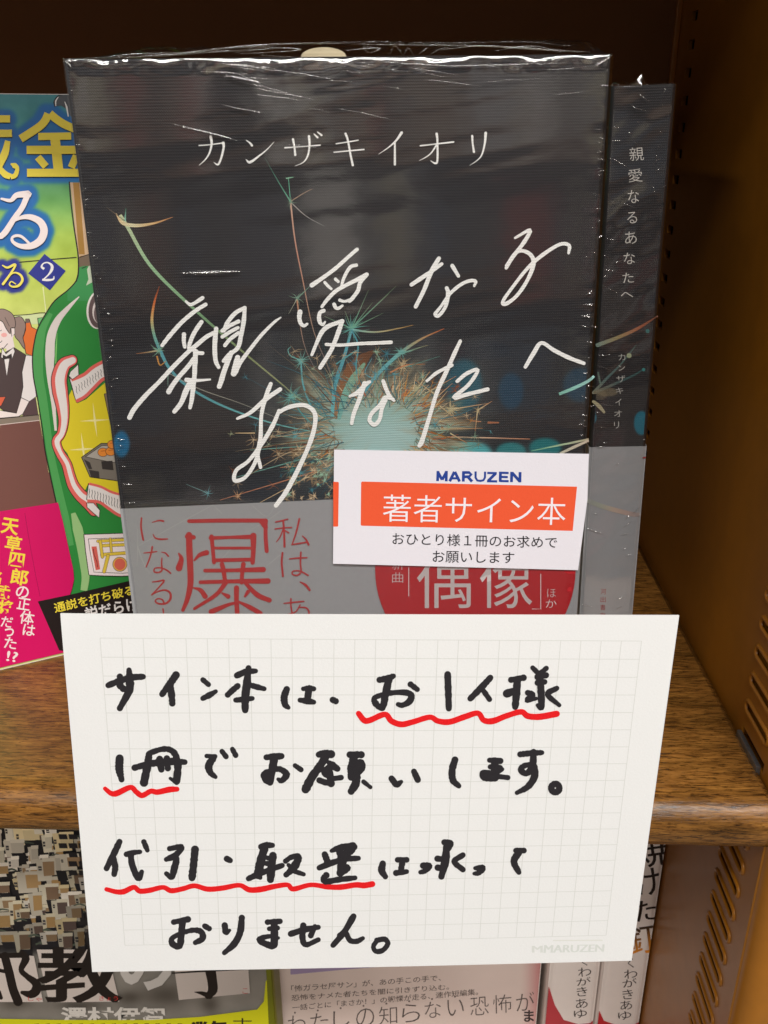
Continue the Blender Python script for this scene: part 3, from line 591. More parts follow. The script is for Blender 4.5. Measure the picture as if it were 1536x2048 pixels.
for p, w_ in (([(175, 180), (172, 240), (185, 318), (190, 322)], [10, 12, 12, 6]), ([(245, 208), (290, 196), (318, 200)], [5, 10, 12]), ([(250, 285), (265, 310), (300, 318), (345, 316)], [5, 10, 12, 8]),
        ([(190, 408), (240, 403), (275, 398)], [6, 9, 7]), ([(245, 368), (240, 400), (225, 450), (205, 500)], [12, 10, 10, 7]), ([(305, 402), (330, 408), (350, 428)], [5, 9, 11]), ([(308, 440), (306, 480), (308, 520), (285, 535), (258, 530), (262, 508), (300, 505), (340, 520), (365, 540)], [7, 10, 11, 10, 9, 8, 9, 11, 10]),
        ([(245, 597), (280, 593), (322, 588), (290, 630), (240, 682)], [6, 9, 12, 9, 7]), ([(240, 682), (280, 660), (330, 650), (362, 670), (362, 710), (330, 738), (285, 738), (265, 722), (280, 706), (310, 712), (322, 735)], [6, 9, 11, 14, 15, 12, 11, 9, 8, 9, 10]), ([(315, 772), (320, 810)], [9, 9]),
        ([(485, 200), (700, 196), (940, 196), (985, 198)], [24, 26, 26, 30]), ([(985, 195), (985, 300), (992, 395)], [26, 26, 26]), ([(940, 196), (985, 240)], [12, 30]),
        ([(485, 290), (488, 400), (495, 560), (490, 640), (470, 720), (445, 780)], [40, 42, 40, 38, 30, 22]), ([(475, 300), (515, 305)], [34, 28]), ([(418, 410), (435, 445), (420, 505)], [10, 30, 44]), ([(600, 405), (555, 420), (520, 455)], [34, 26, 12]), ([(515, 635), (560, 650), (590, 690)], [10, 28, 34]),
        ([(632, 300), (640, 380), (648, 470)], [28, 24, 24]), ([(625, 310), (760, 305), (900, 302)], [24, 20, 30]), ([(905, 295), (905, 380), (900, 470)], [40, 32, 28]), ([(640, 375), (900, 375)], [18, 18]), ([(645, 455), (900, 450)], [24, 24]),
        ([(590, 522), (780, 520), (970, 515)], [24, 24, 34]), ([(560, 598), (780, 592), (1000, 590)], [24, 26, 36]), ([(700, 480), (710, 520), (722, 600)], [30, 30, 26]), ([(840, 480), (832, 540), (828, 600)], [30, 26, 26]),
        ([(725, 600), (660, 680), (520, 770)], [30, 26, 18]), ([(850, 600), (930, 680), (1010, 715)], [22, 34, 30]), ([(795, 635), (795, 720), (800, 800)], [34, 30, 30]), ([(700, 668), (740, 690)], [10, 30]), ([(870, 660), (850, 690)], [26, 14]), ([(630, 790), (740, 745), (800, 730)], [34, 22, 14]), ([(810, 725), (880, 760), (950, 800)], [14, 30, 30]),
        ([(1050, 205), (1090, 196), (1130, 186)], [8, 10, 8]), ([(1046, 250), (1100, 243), (1155, 240)], [8, 8, 8]), ([(1100, 195), (1106, 280), (1108, 365)], [12, 12, 14]), ([(1098, 255), (1080, 300), (1055, 335)], [8, 8, 5]), ([(1112, 260), (1135, 275)], [6, 10]), ([(1205, 185), (1185, 270), (1160, 345)], [12, 11, 8]), ([(1155, 352), (1200, 345), (1260, 335)], [8, 10, 9]), ([(1225, 295), (1250, 320), (1265, 352)], [6, 11, 14]),
        ([(1095, 405), (1090, 470), (1098, 558)], [12, 12, 12]), ([(1140, 445), (1190, 440), (1255, 437)], [7, 10, 8]), ([(1215, 402), (1212, 470), (1215, 530), (1190, 552), (1160, 545), (1165, 525), (1210, 525), (1262, 552)], [11, 10, 11, 10, 9, 8, 9, 11]),
        ([(1210, 595), (1245, 615), (1272, 648)], [6, 16, 14]), ([(1105, 735), (1170, 728), (1235, 722)], [7, 10, 8]), ([(1150, 705), (1150, 750), (1158, 800), (1165, 840)], [10, 9, 9, 8]), ([(1210, 745), (1180, 790), (1120, 810)], [8, 8, 6]), ([(1200, 760), (1250, 765), (1268, 800), (1240, 840)], [6, 10, 11, 8])):
    Sr(p, w_)
bi.poly([(950 + 200 * math.cos(t), 1138 + 200 * math.sin(t)) for t in np.linspace(0, 2 * math.pi, 72, endpoint=False)], (170, 34, 42))
GY = (188, 180, 180)
bi.text('偶', [(450, 530), (700, 778)], GY, K_, 0.0); bi.text('像', [(742, 530), (986, 778)], GY, K_, 0.0); bi.text('新', [(335, 548), (388, 600)], GY, K_, -.01); bi.text('曲', [(335, 612), (386, 660)], GY, K_, -.01)
bi.text('ほ', [(1055, 688), (1095, 728)], GY, K_, -.01); bi.text('か', [(1048, 738), (1098, 776)], GY, K_, -.01); bi.stroke([(412, 590), (412, 722)], [3, 3], GY, K_, 1); bi.stroke([(1025, 620), (1025, 782), (985, 782)], [3, 3], GY, K_, 1)
bi.build('band_print', FB, M_VELLUM, ob_, off=0.36, clip=(0, 127.5, vb, 187.9))
# sales slip tab standing out of the top of the pages
sl = [(a, b) for a, b in [(54, 3), (54, -1.0)] + [(59.5 - 5.5 * math.cos(t), -1.0 - 2.1 * math.sin(t)) for t in np.linspace(0.1, math.pi - .1, 12)] + [(65, -1.0), (65, 3)]]
Vs = [FB.P(q, -9.0) for q in sl] + [FB.P(q, -9.3) for q in sl]; k = len(sl)
mesh('sales_slip', Vs, [tuple(range(k)), tuple(range(k, 2 * k))[::-1]] + [(i, (i + 1) % k, k + (i + 1) % k, k + i) for i in range(k)], plain('cream_slip_paper', (236, 222, 188), 0.8), fb)
# shrink film: one skin over the front, folded over the top where it stands up in wrinkles
def front_film():
    us = np.linspace(-0.5, 128.6, 230); path = []
    for v in np.linspace(188, 3, 150): path.append((v, 0.62, 0))
    for v, n_ in ((2.2, .62), (1.0, .61), (.35, .56), (.05, .36), (-.1, .1)): path.append((v, n_, 0))
    for i, t in enumerate(np.linspace(.05, 1, 26)): path.append((-0.2, -20.4 * t, math.sin(math.pi * t) ** .7))
    for v in (3, 10, 30): path.append((v, -20.6, 0))
    V = []; UVs = []
    for (v, n_, h) in path:
        e = np.clip(us / 22, 0, 1) * np.clip((128.6 - us) / 5, 0, 1); e = e * e * (3 - 2 * e)
        lift = h * (3.9 + 1.0 * (fbm(us * .06, n_ * .05 + 0 * us, 21) - .5)) * e * (1 - .25 * np.exp(-((us - 30) / 15) ** 2))
        wr = h * e * ((fbm(us * .45 + n_ * .1, n_ * .5 + 0 * us, 5) - .5) * 1.3 + (vnoise(us * 1.3, n_ * .8 + 0 * us, 9) - .5) * .5 * np.exp(-((us - 80) / 22) ** 2))
        if h == 0 and v > 2.4:
            top = math.exp(-v / 26.0); dg = v + us * .06 * -1 - .0
            ff = np.clip(1 - np.abs(us - 62) / 60, 0, 1)
            amp = .05 + .42 * top * ff
            nn = amp * (fbm(us * .03 + 7, (v + us * .16) * .33, 31, 3) - .5)
            ed = np.exp(-us / 3.0) + np.exp(-(128.6 - us) / 4.0)
            nn = nn + .28 * ed * (fbm(us * .2, v * .8 + 0 * us, 41, 3) - .5)
        else: nn = ((vnoise(us * .22, v * .5 + 0 * us, 77) - .5) * .9 + (vnoise(us * .9, v * .6 + 0 * us, 78) - .5) * .12) * (v < 2.5 and n_ >= 0)
        bend_ = -1.4 * (np.clip(1 - us / .6, 0, 1) + np.clip((us - 127.6) / 1.0, 0, 1) ** 2) * (h == 0)
        P3 = FB.P(np.stack([us, v - lift - wr * (h > 0)], -1), n_ + nn + bend_); V.append(P3); UVs.append(np.stack([us, np.full_like(us, v) + n_], -1))
    V = np.concatenate(V); UVs = np.concatenate(UVs); F = grid_faces(len(path), len(us))
    return mesh('shrink_film', V, F, M_FILM, fb, uv=UVs, smooth=True)
front_film()
rs = []
for p, w_ in (([(905, 140), (980, 146), (1065, 157)], 6), ([(902, 182), (970, 198), (1062, 214)], 10), ([(890, 300), (970, 318), (1050, 332)], 6), ([(730, 388), (850, 415), (950, 442)], 7), ([(725, 971), (840, 969), (962, 964)], 15),
        ([(1150, 455), (1260, 470)], 3), ([(255, 118), (360, 121), (430, 128)], 6), ([(262, 122), (292, 152)], 5), ([(430, 108), (520, 100), (680, 92)], 6), ([(366, 905), (388, 903)], 4), ([(380, 978), (396, 970)], 5), ([(470, 545), (482, 540)], 3), ([(690, 375), (790, 398)], 3),
        ([(1060, 158), (1200, 176), (1340, 200)], 4), ([(1000, 230), (1150, 258), (1260, 280)], 4)): rs.append((np.array(p) / 2 + np.array([0, 60]), w_ / 2))
for p, w_ in (([(836, 150), (870, 128), (908, 104)], 9), ([(850, 132), (905, 112)], 6), ([(886, 166), (892, 160)], 4), ([(0, 130), (120, 138), (300, 146), (620, 134)], 5), ([(440, 84), (600, 66), (700, 92)], 4), ([(885, 388), (892, 396)], 5), ([(868, 458), (876, 466)], 4), ([(850, 490), (878, 486)], 4), ([(846, 515), (880, 520)], 4), ([(848, 552), (876, 556)], 4), ([(850, 582), (872, 574)], 5),
        ([(828, 792), (838, 788)], 4), ([(850, 764), (864, 760)], 5), ([(848, 834), (870, 820)], 6), ([(800, 906), (820, 908)], 4), ([(808, 1052), (832, 1040)], 6), ([(795, 1095), (845, 1100)], 6), ([(786, 1142), (838, 1146)], 5), ([(780, 1180), (820, 1188)], 4)): rs.append((np.array(p) / 2 + np.array([768, 60]), w_ / 2))
for x, y in ((1170, 590), (1175, 606), (1168, 632), (1180, 650), (1163, 745), (1172, 770), (1160, 790), (1178, 812), (1165, 850), (1158, 868), (214, 625), (219, 660), (216, 680), (222, 692), (218, 716), (224, 760), (231, 850), (236, 875), (238, 889), (244, 930), (249, 966), (251, 1003), (262, 1004)):
    a = random.uniform(-.5, .7); l = random.uniform(6, 16); rs.append((np.array([(x, y), (x + l * .5, y - l * .5 * a), (x + l, y - l * a * .6)]), random.uniform(2.2, 3.6)))
for i in range(46):          # puckers where the film is pulled over the two long edges
    y = random.uniform(150, 1215); right = random.random() < .62; l = random.uniform(5, 20) if right else random.uniform(4, 13)
    x = (1224 - (y - 108) * .063 - l - random.uniform(0, 12)) if right else (128 + (y - 118) * .127 + random.uniform(1, 14)); sl = random.uniform(-.35, .35)
    if right and y > 880: continue
    rs.append((np.array([(x, y), (x + l * .5, y - l * sl * .7), (x + l, y - l * sl)]), random.uniform(1.0, 2.3)))
for i in range(26):          # fine tension lines running down from the top edge
    x = random.uniform(380, 1120); y = 122 + random.random() ** 2 * 110; l = random.uniform(30, 110); sl = random.uniform(.06, .24) * (1 if x < 900 else -.6)
    rs.append((np.array([(x, y), (x + l * .5, y + l * sl * .45), (x + l, y + l * sl)]), random.uniform(.7, 1.7)))
ridge('film_creases', rs, FB, M_CRINKLE, fb, off=0.75)['kind'] = 'stuff'
fo = []
for sh, items in ((-3, [([(150, 117), (300, 112), (420, 104), (520, 98)], 3.0), ([(520, 110), (640, 116), (900, 113), (1100, 118)], 2.5)]), (-7, [([(330, 112), (430, 98), (560, 88), (700, 86)], 3.2), ([(700, 88), (850, 90), (1000, 93), (1180, 104)], 2.6), ([(470, 104), (560, 96), (600, 100), (480, 108)], 2.2)]),
        (-11, [([(250, 116), (380, 104), (490, 94), (600, 98), (560, 104)], 2.4), ([(880, 100), (960, 92), (1060, 98), (1160, 104)], 2.4), ([(690, 100), (760, 96), (740, 106)], 3)]), (-15, [([(490, 90), (700, 84), (900, 86), (1050, 84), (1140, 92)], 3.0), ([(780, 108), (790, 92), (806, 110)], 2.2), ([(806, 112), (816, 96), (828, 112)], 2.2), ([(838, 108), (856, 94)], 2.6), ([(740, 106), (726, 96), (748, 94)], 2.4), ([(860, 110), (880, 98), (900, 96)], 2.0)])):
    q = Plane((-82.1, 226.83, 14.94), 6.94, 2.81, -0.45); q.o = q.o + sh * q.n
    fo.append(ridge('film_fold', items, q, M_CRINKLE, fb, off=0.0, hgt=1.2))
# loose film corner at the top right
fl = [((1165, 100), -6), ((1190, 94), -10), ((1207, 86), -13), ((1209, 104), -9), ((1200, 108), -4)]
mesh('film_corner', [FB.P(FB.uv([p])[0], z) for p, z in fl], [(0, 1, 4), (1, 3, 4), (1, 2, 3)], M_PUFF, fb, uv=[(0, 0), (1, 1), (2, 2), (2, 1), (1, 0)])
# white paper sticker on the film
st = Ink()
st.poly([(65, 38), (1245, 58), (1243, 100), (1238, 270), (1195, 597), (60, 567)], (226, 224, 232), K_)
st.poly([(195, 186), (1190, 210), (1170, 415), (192, 391), (188, 387), (190, 190)], (232, 90, 54), K_); st.poly([(61, 187), (84, 188), (87, 192), (84, 392), (81, 395), (61, 395)], (232, 90, 54), K_)
for lt in ([(544, 184), (546, 137)], [(546, 143), (565, 178)], [(565, 178), (584, 143)], [(585, 137), (584, 185)], [(600, 185), (622, 141)], [(624, 141), (646, 186)], [(608, 171), (640, 171)], [(663, 186), (664, 138)],
           [(664, 144), (690, 144), (700, 153), (690, 163), (664, 164)], [(684, 164), (704, 186)], [(720, 139), (720, 168), (728, 181), (742, 183), (756, 180), (763, 168), (764, 140)], [(774, 146), (818, 147)], [(813, 148), (779, 182)], [(773, 184), (820, 185)],
           [(835, 140), (834, 187)], [(834, 145), (873, 146)], [(834, 164), (869, 165)], [(834, 183), (873, 184)], [(886, 188), (887, 141)], [(888, 144), (924, 184)], [(926, 142), (925, 189)]): st.stroke(lt, [13 if abs(lt[0][1] - lt[-1][1]) > 14 else 10], (38, 66, 146), K_, 1, 'no')
st.text('著者サイン本', [(292, 245), (1140, 262), (1134, 388), (290, 371)], (238, 232, 238), K_, -.004)
st.text('おひとり様１冊のお求めで', [(335, 422), (1098, 441), (1097, 495), (335, 478)], (32, 30, 34), K_, .0)
st.text('お願いします', [(522, 506), (900, 513), (898, 566), (521, 560)], (32, 30, 34), K_, .0)
st.build('sticker', FB, M_PAPER, fb, off=1.35)

# ================================================================== SECOND COPY, spine out, behind on the right
s0 = 272.0
def atY(px, Y): d = rays(np.array([px]))[0]; return d * Y / d[1]
TLs = atY((1221, 172.5), s0); TRs = atY((1354, 171.5), s0)
SP = Plane(TLs, 0.0, 0.0, -1.6); wS = float(SP.uv([(1354, 172)])[0][0]); HS = (TLs[2] - ZS) / math.cos(math.radians(1.6))
sb = empty('book', SP.P([wS / 2, HS], -60), 'same black hardcover standing spine out at the back right, white vertical title on its spine', 'book', 'copies of the same black sparkler hardcover')
cvs = case('cover', SP.o + wS * SP.u - 126 * SP.n, SP.n, SP.u, SP.v, 126.0, wS, HS, 1.5, 2.4, M_BOARD, sb)
block('page_block', SP.o + wS * SP.u - 126 * SP.n, SP.n, SP.u, SP.v, 3, 123, -wS + 2.5, -2.5, 3, HS - 3, M_PAGES, sb)
def spine_art(x, y, u, v):
    C = np.tile(np.array([38., 37, 40]), (len(x), 1)); C += (fbm(u * .15, v * .04, 5)[:, None] - .5) * 10
    for cx, cy, rx, ry, col, a in ((1283, 846, 15, 24, (24, 108, 130), .95), (1184, 835, 9, 14, (24, 104, 124), .9), (1214, 784, 22, 9, (120, 108, 84), .7), (1200, 790, 14, 10, (130, 116, 92), .5)): C = mixc(C, ell(x, y, cx, cy, rx, ry, .08) * a, col)
    return C
sheet('spine_art', SP, 1.2, wS - 1.2, 0.4, HS - .4, 0.36, spine_art, M_LINEN, cvs, off=0.05)
si = Ink(); SW = (206, 202, 196)
si.stroke([(1195, 690), (1235, 675), (1275, 657), (1315, 632)], [8, 7, 6, 2.5], [(120, 140, 130), (150, 134, 96), (160, 92, 62), (110, 70, 56)], smooth=5)
si.stroke([(1187, 785), (1215, 755), (1240, 730), (1262, 703), (1272, 690)], [6, 5, 3, 3, 2], [(120, 120, 104), (76, 100, 100), (70, 98, 96), (66, 86, 80)], smooth=4)
si.stroke([(1190, 785), (1235, 765), (1268, 750), (1287, 738)], [6, 5, 4, 2], [(124, 116, 96), (66, 86, 86), (50, 84, 84)], smooth=4); si.disc((1258, 711), 5, 5, (150, 160, 130)); si.disc((1287, 739), 3.4, 3.4, (60, 130, 130)); si.disc((1295, 662), 4, 4, (50, 110, 110))
si.stroke([(1187, 803), (1198, 812), (1208, 824)], [6, 8, 5], (166, 158, 128), smooth=3); si.stroke([(1200, 765), (1196, 745)], [4, 3], (90, 110, 100), smooth=1)
for ch, q in (('親', [(172, 862), (255, 940)]), ('愛', [(165, 988), (247, 1065)]), ('な', [(163, 1112), (228, 1188)]), ('る', [(158, 1240), (216, 1307)]), ('あ', [(145, 1355), (214, 1427)]), ('な', [(138, 1478), (204, 1545)]), ('た', [(132, 1595), (196, 1655)]), ('へ', [(120, 1708), (193, 1740)])): si.text(ch, q, SW, R_, -.004, rot=-4)
for ch, q in (('カ', [(522, 890), (605, 965)]), ('ン', [(522, 1025), (600, 1090)]), ('ザ', [(497, 1150), (605, 1230)]), ('キ', [(490, 1295), (580, 1370)]), ('イ', [(485, 1430), (560, 1510)]), ('オ', [(470, 1570), (565, 1645)]), ('リ', [(470, 1705), (530, 1785)])): si.text(ch, q, (190, 188, 182), P_, -.006, rot=-4)
si.build('spine_print', SP, M_LINEN, cvs, off=0.1)
vs = float(SP.uv([(1235, 893)])[0][1])
obs = case('paper_band', SP.o + (wS + .2) * SP.u - 126 * SP.n + vs * SP.v, SP.n, SP.u, SP.v, 126.35, wS + .4, HS - vs, 1.6, .2, M_OBI, sb)
sj = Ink(); sj.stroke([(130, 755), (300, 820), (500, 875), (640, 905), (700, 900)], [50, 50, 50, 48, 30], [(150, 152, 148), (156, 160, 148), (176, 160, 146), (172, 150, 142), (150, 140, 138)], Q_, smooth=5, cap='no')
for i, ch in enumerate('河出書房'): sj.text(ch, [(268 + (3 - i) * 1.5, 1705 + i * 85), (332 - i * 3, 1765 + i * 85)], (150, 52, 56), Q_, 0)
sj.poly([(725, 288), (760, 282), (758, 298), (724, 302)], (140, 50, 54), Q_)
sj.build('band_print', SP, M_VELLUM, obs, off=0.42)
nu, nv = 40, 260; U, Vv = np.meshgrid(np.linspace(-.1, wS + .1, nu), np.linspace(-.3, HS, nv)); uv = np.stack([U, Vv], -1).reshape(-1, 2)
zz = .55 + .4 * (fbm(uv[:, 0] * .08, uv[:, 1] * .14 + uv[:, 0] * .05, 61, 2) - .5) * np.clip(1.2 - uv[:, 1] / 190, .3, 1) - .6 * (np.clip(1 - uv[:, 0] / .8, 0, 1) + np.clip((uv[:, 0] - wS + .8) / .8, 0, 1))
mesh('shrink_film', SP.P(uv, zz), grid_faces(nv, nu)[:, ::-1], M_FILM, sb, uv=uv, smooth=True)
rs = []
for p, w_ in (([(172, 612), (210, 635), (262, 646)], 5), ([(220, 545), (250, 570), (285, 595)], 5), ([(380, 515), (360, 560)], 5), ([(60, 748), (108, 746)], 7), ([(64, 824), (122, 822)], 7), ([(212, 712), (226, 716)], 5), ([(162, 776), (184, 780)], 5), ([(195, 826), (218, 845)], 4), ([(50, 918), (110, 950), (190, 998)], 4), ([(318, 944), (350, 928)], 5), ([(330, 905), (322, 930)], 4), ([(340, 840), (335, 870)], 4), ([(320, 1000), (350, 985)], 4), ([(340, 770), (362, 775)], 4), ([(300, 1085), (318, 1118), (300, 1120)], 4),
        ([(360, 1095), (388, 1078)], 4), ([(40, 1178), (100, 1184)], 3), ([(130, 1192), (200, 1212)], 4), ([(40, 1395), (90, 1402)], 4), ([(82, 1535), (118, 1528)], 8), ([(18, 1482), (70, 1530)], 3), ([(10, 1572), (95, 1586)], 4), ([(20, 1612), (42, 1614)], 4), ([(10, 1665), (60, 1690), (100, 1710)], 4), ([(360, 600), (362, 640)], 3), ([(246, 738), (264, 740)], 3), ([(100, 510), (240, 505)], 4)): rs.append((np.array(p, float) / 2.926 + np.array([1200, 0]), w_ / 2.926))
for p, w_ in (([(260, 893), (340, 900), (440, 896)], 8), ([(265, 1030), (350, 1050), (440, 1085)], 6), ([(300, 1480), (400, 1500), (490, 1505)], 6), ([(245, 1580), (300, 1590)], 10), ([(290, 1755), (390, 1780)], 9), ([(255, 2000), (300, 1998), (352, 2000)], 16), ([(800, 1925), (832, 1900)], 12), ([(330, 1950), (375, 1955)], 8), ([(270, 795), (345, 800)], 7), ([(400, 660), (480, 655)], 5)): rs.append((np.array(p, float) / 6.024 + np.array([1150, 560]), w_ / 6.024))
for p, w_ in (([(530, 945), (580, 912)], 12), ([(480, 1115), (575, 1105)], 10), ([(510, 1040), (605, 970)], 9), ([(200, 885), (240, 890)], 14), ([(120, 1050), (220, 1080), (300, 1108)], 9), ([(620, 885), (690, 820)], 8), ([(440, 1810), (545, 1780)], 9), ([(425, 1920), (505, 1885)], 9), ([(60, 1865), (190, 1890)], 8), ([(580, 1835), (625, 1790)], 8), ([(500, 1280), (560, 1250)], 7), ([(530, 1350), (590, 1325)], 8), ([(430, 370), (470, 350)], 10)): rs.append((np.array(p, float) / 5.388 + np.array([1150, 860]), w_ / 5.388))
ridge('film_creases', rs, SP, M_CRINKLE, sb, off=0.8)['kind'] = 'stuff'
# crumpled film tuft on top
tp = [(1228, 171), (1236, 162), (1244, 166), (1256, 158), (1264, 165), (1280, 158), (1290, 146), (1294, 144), (1298, 152), (1292, 160), (1302, 166), (1310, 172)]
V = []; F = []
for i, p in enumerate(tp):
    V.append(SP.P(SP.uv([p])[0], -3 - 4 * random.random())); V.append(SP.P(SP.uv([(p[0] + random.uniform(-3, 3), 174)])[0], -1 - 9 * random.random()))
F = [(2 * i, 2 * i + 1, 2 * i + 3, 2 * i + 2) for i in range(len(tp) - 1)]
mesh('film_tuft', V, F, M_PUFF, sb, uv=[(i * .7, i % 2) for i in range(len(V))])

# ================================================================== LEFT BOOK (comic style cover)
_pl = Plane((-144.7, 260.4, ZS), 29.09, 12.9, 0.0)
LB = Plane(_pl.o - 188 * _pl.v - 43 * _pl.u, 29.09, 12.9, 0.0)
lb = empty('book', LB.P([64, 188], -8), 'paperback with illustrated green bottle cover and magenta band, leaning at the left edge', 'book')
cvl = case('cover', LB.o, LB.u, LB.n, LB.v, 128.0, 16.0, 188.0, 1.2, 0.7, M_WHITEBOARD, lb)
block('page_block', LB.o, LB.u, LB.n, LB.v, 0.6, 127, -15.2, -.8, 0.6, 187.4, M_PAGES, lb)
def segd(x, y, pts, T_=None):
    pts = np.asarray(pts, float)
    if T_: pts = pts / T_[2] + np.array(T_[:2])
    d = np.full(len(x), 1e9)
    for (ax, ay), (bx, by) in zip(pts[:-1], pts[1:]):
        l2 = (bx - ax) ** 2 + (by - ay) ** 2; t = np.clip(((x - ax) * (bx - ax) + (y - ay) * (by - ay)) / max(l2, 1e-6), 0, 1)
        d = np.minimum(d, np.hypot(x - ax - t * (bx - ax), y - ay - t * (by - ay)))
    return d
RU_BIG = [(15, 1198), (110, 1215), (175, 1160), (290, 1150), (295, 1180), (230, 1290), (150, 1400), (50, 1560), (0, 1600)]
RU_BIG2 = [(140, 1440), (220, 1395), (320, 1390), (420, 1440), (460, 1530), (425, 1630), (330, 1690), (220, 1695), (140, 1655), (125, 1610), (165, 1585), (225, 1595), (300, 1660)]
RU_S = [(25, 160), (75, 182), (145, 152), (152, 170), (100, 255), (30, 350)]; RU_S2 = [(70, 290), (140, 235), (205, 255), (228, 310), (190, 365), (130, 378), (95, 355), (115, 325), (160, 350)]
def left_art(x, y, u, v):
    ys = [180, 260, 330, 400, 470, 540, 640, 720]
    cs = np.array([(58, 130, 142), (60, 140, 136), (76, 150, 118), (108, 170, 92), (160, 188, 74), (186, 204, 84), (206, 216, 116), (210, 218, 140)], float)
    C = np.stack([np.interp(y, ys, cs[:, j]) for j in range(3)], 1)
    C += (fbm(x * .03, y * .03, 51)[:, None] - .5) * 34
    d = np.minimum(segd(x, y, RU_BIG, N_), segd(x, y, RU_BIG2, N_)); C = mixc(C, 1 / (1 + np.exp((d - 21) / 1.6)), (8, 100, 172))
    d = np.minimum.reduce([segd(x, y, p, N_) for p in ([(490, 300), (430, 400), (215, 570)], [(540, 300), (640, 390), (800, 460)], [(400, 545), (760, 545)], [(570, 560), (610, 900)], [(275, 685), (840, 685)], [(280, 925), (860, 925)], [(400, 750), (470, 870)], [(790, 750), (745, 860)], [(0, 360), (70, 360)], [(-20, 510), (90, 510)], [(75, 600), (40, 760), (10, 830)], [(10, 900), (60, 950), (130, 960), (150, 850)])])
    C = mixc(C, 1 / (1 + np.exp((d - 20) / 1.8)), (8, 100, 172))
    d = np.minimum(segd(x, y, RU_S, L_), segd(x, y, RU_S2, L_)); C = mixc(C, 1 / (1 + np.exp((d - 13) / 1.0)), (34, 44, 140))
    return C
sheet('cover_art', LB, 0.2, 127.6, 0.2, 187.8, 0.55, left_art, M_PRINT, cvl, off=0.05)
li = Ink(0.003); BK = (34, 26, 26); GR = (44, 134, 58)
P = lambda *a, **k: li.poly(*a, **k)
def St(pts, wd, col, crop, sm=5, cap='round', **k): li.stroke(pts, wd, col, crop, smooth=sm, cap=cap, **k)
# counter, bar and the woman behind it
P([(0, 1788), (405, 1740), (500, 2300), (-60, 2300)], (116, 74, 66), L_); P([(-10, 200), (480, 200), (515, 468), (-10, 548)], (116, 74, 66), Mm)
P([(-10, 1730), (400, 1690), (405, 1742), (-10, 1790)], (134, 120, 106), L_); St([(-10, 1728), (400, 1688)], 7, BK, L_, 2); St([(-10, 1792), (405, 1744)], 6, (232, 212, 206), L_, 2)
P([(150, 672), (470, 648), (480, 760), (160, 760)], (212, 222, 168), L_); St([(130, 672), (300, 660), (400, 645), (480, 645)], 9, BK, L_)
P([(385, 700), (440, 690), (430, 780), (395, 775)], (120, 190, 120), L_, BK, 8)
P([(262, 708), (298, 705), (325, 790), (385, 822), (335, 1085), (265, 1060), (235, 900), (262, 820)], (226, 112, 46), L_, BK, 8); P([(262, 708), (298, 705), (303, 745), (262, 750)], (112, 96, 88), L_)
P([(150, 690), (215, 685), (262, 760), (250, 850), (235, 900), (255, 985), (245, 1010), (190, 930), (150, 870)], (146, 124, 116), L_, BK, 7, smooth=3)
P([(-20, 720), (60, 745), (150, 860), (128, 910), (118, 960), (90, 1010), (20, 1010), (-20, 1000)], (236, 220, 216), L_)
P([(75, 950), (130, 900), (150, 1000), (170, 1050), (110, 1120), (60, 1060)], (236, 220, 216), L_)
P([(-20, 606), (40, 606), (110, 640), (150, 700), (155, 790), (110, 800), (105, 860), (60, 800), (30, 740), (-20, 700)], (150, 128, 120), L_, BK, 7, smooth=3)
St([(50, 690), (75, 740), (95, 780)], 5, BK, L_); P([(112, 800), (150, 800), (152, 860), (120, 885)], (236, 220, 216), L_, BK, 6); li.disc((42, 870), 30, 22, (238, 172, 168), L_); St([(0, 830), (16, 820)], 5, BK, L_, 1); St([(0, 950), (20, 930)], 6, BK, L_, 1); St([(78, 960), (30, 1010), (0, 1015)], 6, BK, L_)
P([(-10, 1050), (30, 1060), (145, 1000), (265, 1075), (238, 1220), (252, 1350), (215, 1540), (170, 1672), (30, 1640), (-10, 1610)], (76, 60, 60), L_, BK, 7)
P([(22, 1000), (60, 1065), (135, 1000), (152, 1040), (125, 1115), (100, 1100), (70, 1290), (40, 1110), (10, 1100)], (232, 224, 222), L_, BK, 6); P([(25, 1070), (65, 1090), (118, 1060), (125, 1110), (70, 1115), (30, 1125)], (48, 38, 40), L_)
P([(265, 1075), (335, 1085), (345, 1300), (372, 1500), (300, 1552), (215, 1510), (235, 1400), (225, 1250)], (232, 224, 222), L_, BK, 7)
P([(298, 1552), (365, 1512), (392, 1685), (225, 1700)], (88, 66, 68), L_); P([(215, 1512), (298, 1552), (232, 1680), (190, 1705), (-10, 1722), (-10, 1640), (40, 1650), (168, 1672)], (236, 222, 218), L_, BK, 6)
P([(-10, 1505), (58, 1505), (10, 1600), (-10, 1590)], (214, 96, 66), L_, BK, 6)
# lines on the wall, diamond with the 2
St([(200, 125), (480, 100), (780, 76)], 9, BK, L_, 3); St([(440, 380), (470, 640)], 12, (226, 232, 170), L_, 2)
P([(455, 40), (672, 215), (510, 412), (288, 240)], (38, 46, 138), L_)
St([(452, 195), (425, 172), (445, 138), (490, 130), (530, 160), (528, 205), (495, 255), (440, 305)], [26, 20, 12, 14, 28, 30, 16, 10], (232, 228, 226), L_, 6, 'no'); St([(432, 305), (490, 308), (545, 300), (552, 268)], [22, 24, 18, 8], (232, 228, 226), L_, 4, 'no')
